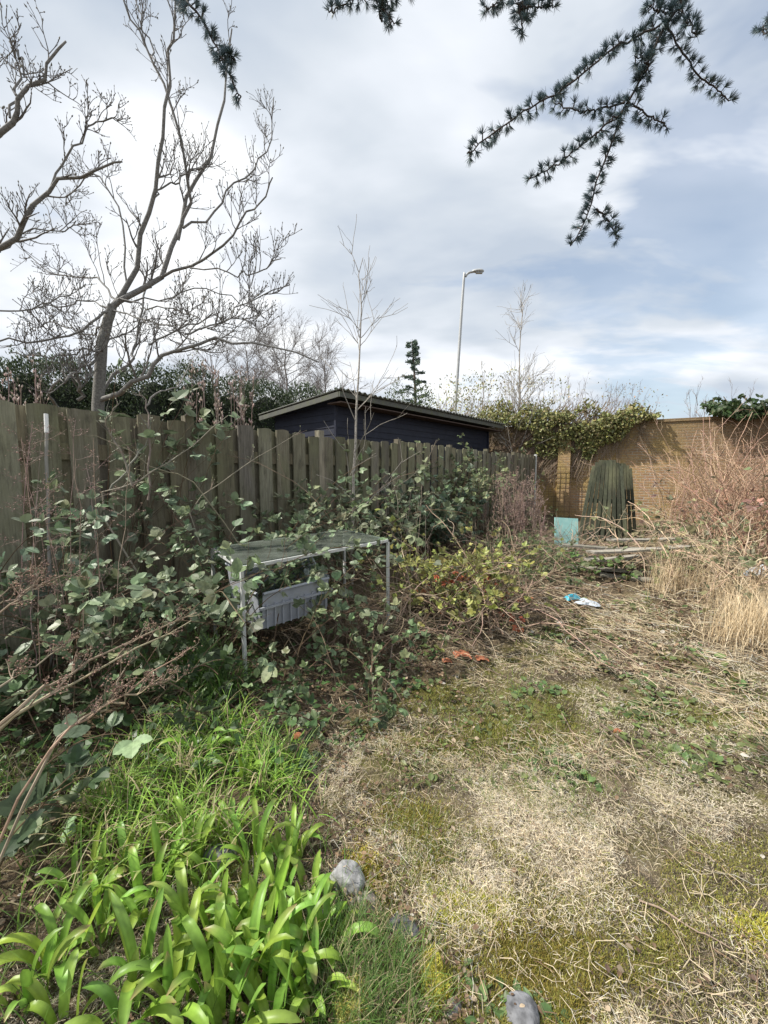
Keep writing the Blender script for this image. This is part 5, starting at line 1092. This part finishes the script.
def build_weeds():
    g = Geo(); spots = gp((650, 705), (640, 715), (660, 700), (705, 765), (545, 690), (600, 660), (690, 650), (540, 1015), (490, 1005), (500, 1018), (560, 640), (740, 690), (430, 655), (415, 690), (380, 700), (520, 695), (610, 640), (470, 620), (640, 680), (575, 780), (545, 765), (560, 760), (350, 740))
    for s_ in spots:
        n = 26; zz = min(1.0, .45+.25*float(np.hypot(*s_))); q = np.array(s_)+rng.normal(0, .05*zz, (n, 2)); P = with_z(q, .01); a = U(0, PI2, n); d = np.stack([np.cos(a), np.sin(a), U(.1, .7, n)], -1); leaves(g, P, unit(d), unit(np.array([0, 0, 1])+rng.normal(0, .3, (n, 3))), U(.02, .055, n)*zz, jcol((.095, .15, .05), n, .35), LEAF)
    q = sample_px(1700, 400, 900, 600, 790); k = fbm(q[:, 0], q[:, 1], 1.8, 93, 3) > .53; q = q[k]; n = len(q); a = U(0, PI2, n); leaves(g, with_z(q, .015), unit(np.stack([np.cos(a), np.sin(a), U(.1, .6, n)], -1)), unit(np.array([0, 0, 1])+rng.normal(0, .35, (n, 3))), U(.02, .05, n)*np.clip(np.hypot(q[:, 0], q[:, 1])/2.5, .8, 1.6), jcol((.12, .15, .05), n, .4), LEAF)
    q = sample_px(1500, -80, 420, 650, 790); k = (fdist(q[:, 0], q[:, 1]) > .1) & ~lawn_zone(q[:, 0], q[:, 1]); q = q[k]; n = len(q); a = U(0, PI2, n); P = with_z(q, .02); P[:, 2] += U(0, .08, n); leaves(g, P, unit(np.stack([np.cos(a), np.sin(a), U(.0, .8, n)], -1)), unit(np.array([0, 0, 1])+rng.normal(0, .35, (n, 3))), U(.02, .05, n), jcol((.06, .115, .035), n, .4), LEAF_IVY)
    o = g.build('weeds', M_LEAF); o['kind'] = 'stuff'; o['label'] = 'low green weeds and ground ivy scattered over the soil'; o['category'] = 'weeds'
build_weeds()
def reeds(label, px0, px1, py0, py1, n, h, col):
    q = []
    while len(q) < 40: q.append(on_ground(U(px0, px1), U(py0, py1))[:2])
    q = np.array(q); root = thing('dry_reeds', label, 'dry grass', (*q.mean(0), 0)); i = rng.integers(0, 40, n); b = q[i]+rng.normal(0, .09, (n, 2)); g = Geo()
    strips(g, with_z(b), U(0, PI2, n), np.pi/2-np.abs(rng.normal(0, .32, n)), U(*h, n), U(.0025, .005, n), U(.0, 1.5, n), 6, pick([(4, (.60, .48, .31)), (2, (.48, .36, .22)), (1, (.64, .55, .40))], n), .15); part(g, 'foliage', M_STRAW, root)
reeds('tall straw-coloured dry reeds at the right edge of the lawn', 722, 800, 620, 652, 1100, (.22, .48), None)
reeds('second stand of dry reeds behind the tall one before the dead canes', 712, 790, 592, 612, 400, (.25, .55), None)
reeds('sparse dry reeds bent over beside the boards heap', 655, 700, 585, 600, 350, (.3, .7), None)

# strap-leaved bulbs in the front bed
def bulb(px, py, n, ln, label, spread=.03):
    p = on_ground(px, py); root = thing('bulb_plant', label, 'bulb plant', tuple(p), 'strap-leaved bulbs in the front bed'); g = Geo(); K = 11; s = np.linspace(0, 1, K)
    a0 = U(0, PI2)
    for i in range(n):
        az = a0+i*2.4+U(-.4, .4); L_ = U(*ln); W_ = U(.020, .030)*(.75+.25*L_/.22); el = U(1.15, 1.54); bend = U(1.4, 3.2) if rng.random() < .68 else U(.15, .6); b = p+np.array([math.cos(az), math.sin(az), 0])*U(.004, spread)
        th = el-bend*s**U(1.6, 3.0); ds = L_/(K-1); X = np.r_[0, np.cumsum(np.cos(th[:-1])*ds)]; Z = np.r_[0, np.cumsum(np.sin(th[:-1])*ds)]-.01
        az_s = az+U(-.35, .35)*s; h = np.stack([np.cos(az_s), np.sin(az_s)], -1); C = np.c_[b[0]+h[:, 0]*X, b[1]+h[:, 1]*X, b[2]+Z]; side = np.stack([-np.sin(az_s), np.cos(az_s), np.zeros(K)], -1)
        nrm = np.stack([-np.sin(th)*h[:, 0], -np.sin(th)*h[:, 1], np.cos(th)], -1)
        wd = W_/2*np.interp(s, [0, .12, .5, .8, .93, 1], [.60, .80, 1, .94, .66, .10]); tw = U(-.5, .5)*s
        side2 = side*np.cos(tw)[:, None]+nrm*np.sin(tw)[:, None]; nr2 = nrm*np.cos(tw)[:, None]-side*np.sin(tw)[:, None]
        V = np.stack([C+side2*(wd*u)[:, None]+nr2*(wd*(abs(u)**1.5)*.38)[:, None] for u in (-1, -.5, 0, .5, 1)], 1); F = [(j*5+k, j*5+k+1, j*5+k+6, j*5+k+5) for j in range(K-1) for k in range(4)]
        base = np.array((.225, .365, .060))*U(.75, 1.25)*np.array([U(.85, 1.2), 1, U(.8, 1.2)]); cc = base[None]*(.95+.35*(1-s))[:, None]*np.array([1, 1, 1]); cc = np.repeat(cc, 5, axis=0); edge = np.tile((np.array([.90, 1.08, .96, 1.1, .9])*U(.9, 1.1, 5))[None], (K, 1)).reshape(-1, 1)
        if rng.random() < .3: tipc = np.repeat(np.clip((s-.86)/.12, 0, 1), 5)[:, None]; cc = cc*(1-tipc)+np.array([.34, .25, .12])*tipc
        g.add(V.reshape(-1, 3), F, cc*edge)
    part(g, 'foliage', M_STRAP, root, True)
BULBS = [
 (258, 868, 7, (.20, .30), 'bulb clump right behind the pale flat stone among the bulb leaves'), (290, 872, 5, (.16, .24), 'bulb clump just right of the one behind the flat stone'), (292, 858, 3, (.14, .20), 'thin bulb shoot nearest the pale grey stone'),
 (165, 880, 5, (.15, .24), 'bulb clump at the back left of the bed below the green grass'), (196, 868, 4, (.14, .22), 'small bulb clump left of the flat stone'), (215, 885, 3, (.12, .18), 'short bulb shoots right in front of the flat stone'),
 (145, 915, 5, (.18, .28), 'bulb clump at the back left, in front of the slim ones'), (185, 935, 6, (.18, .27), 'bulb clump left of the bed middle, behind the front rows'), (215, 945, 5, (.16, .26), 'bulb clump in the middle of the bed behind the largest one'),
 (245, 925, 5, (.16, .24), 'bulb clump right of the bed middle, behind the largest one'), (262, 950, 7, (.18, .30), 'largest bulb clump in the middle of the bed'), (232, 965, 5, (.18, .28), 'bulb clump hidden under the leaves of the largest one'),
 (300, 960, 6, (.16, .26), 'bulb clump at the right edge of the bed beside the fine grass'), (325, 955, 5, (.14, .22), 'bulb clump leaning towards the dark angular stone'), (318, 930, 4, (.12, .20), 'small bulb shoot below the brownish stone'),
 (285, 990, 6, (.18, .28), 'bulb clump near the front right, between bed edge and moss cushion'), (310, 1005, 5, (.16, .24), 'bulb clump beside the rounded moss cushion'), (250, 1000, 6, (.18, .30), 'bulb clump at the front middle, before the largest one'),
 (215, 1000, 6, (.18, .30), 'bulb clump left of the front middle one'), (185, 985, 5, (.16, .26), 'bulb clump two places left of the front middle one'), (140, 985, 4, (.20, .32), 'bulb clump at the left side of the mass, nearest the lone one'),
 (60, 965, 4, (.16, .25), 'lone bulb clump standing apart from the mass at the left'), (30, 1000, 3, (.14, .22), 'bulb clump at the left front corner'), (100, 940, 4, (.18, .26), 'narrow bulb clump between the lone one and the mass'),
 (170, 1020, 5, (.16, .26), 'bulb clump at the very front left of the mass'), (270, 1025, 6, (.16, .26), 'bulb clump at the very front of the mass'), (120, 1030, 4, (.16, .24), 'bulb clump at the front edge right of the corner'), (225, 1045, 5, (.18, .26), 'frontmost bulb clump, cut by the lower edge'),
 (130, 870, 4, (.12, .20), 'slim bulb clump at the back left under the green grass'), (95, 905, 4, (.12, .20), 'slim bulb clump farthest left in the back row'), (230, 838, 4, (.14, .22), 'slim bulb clump at the front of the green grass'), (190, 838, 4, (.12, .2), 'small slim bulb clump among the grass behind the bed'), (310, 895, 4, (.12, .19), 'small bulb clump just left of the brownish stone'), (275, 905, 5, (.14, .22), 'bulb clump in the second row between flat stone and pale grey stone'), (60, 1030, 4, (.14, .22), 'bulb clump at the front edge beside the left corner'),
 (205, 760, 3, (.22, .30), 'single bulb shoot standing in the green grass'), (245, 780, 3, (.18, .26), 'bulb shoot at the right end of the green grass'), (78, 892, 3, (.14, .22), 'small bulb shoot below the big bramble leaves')]
for px, py, n, ln, lab in BULBS: bulb(px, py, n+4, (ln[0]*.76, ln[1]*.88), lab, .042)

GST = 'fallen twigs on the lawn'
for px0, py0, px1, py1, r, lab in ((600, 728, 700, 792, .006, 'long dark fallen stick crossing the lawn below the dark hollow'), (650, 735, 768, 775, .005, 'pale fallen stick slanting towards the right edge'), (560, 715, 620, 790, .004, 'thin fallen stick left of the dark hollow'), (500, 790, 560, 850, .003, 'thin twig lying on the dry straw'), (470, 660, 545, 700, .004, 'tan stick near the terracotta shards'), (205, 985, 330, 880, .003, 'long thin dead stem lying over the bulbs'), (100, 960, 190, 930, .004, 'dead stem lying on bare soil left of the bulbs'), (640, 905, 720, 960, .003, 'thin dark twig lying by the bare soil patch')):
    a, b = on_ground(px0, py0), on_ground(px1, py1); k = 10; f = np.linspace(0, 1, k)[:, None]; P = a*(1-f)+b*f; P[:, :2] += np.cumsum(rng.normal(0, .006, (k, 2)), 0); P[:, 2] = hgt(P[:, 0], P[:, 1])+r+.012
    g = Geo(); g.tubes(P[None], taper(r, r*.5, k)[None], 6, np.array((.16, .12, .09))*U(.6, 2.2)); P2, R2 = spawn(P[None], taper(r, r*.5, k)[None], 3, .3, .9, (.04, .14), (.4, .9), 0, .1, .6, 5, .001); P2[..., 2] = np.maximum(P2[..., 2], hgt(P2[..., 0], P2[..., 1])+.004); g.tubes(P2, R2, 4, (.17, .13, .1))
    single(g, 'fallen_stick', M_TWIG, tuple(P[0]), lab, 'stick', GST)
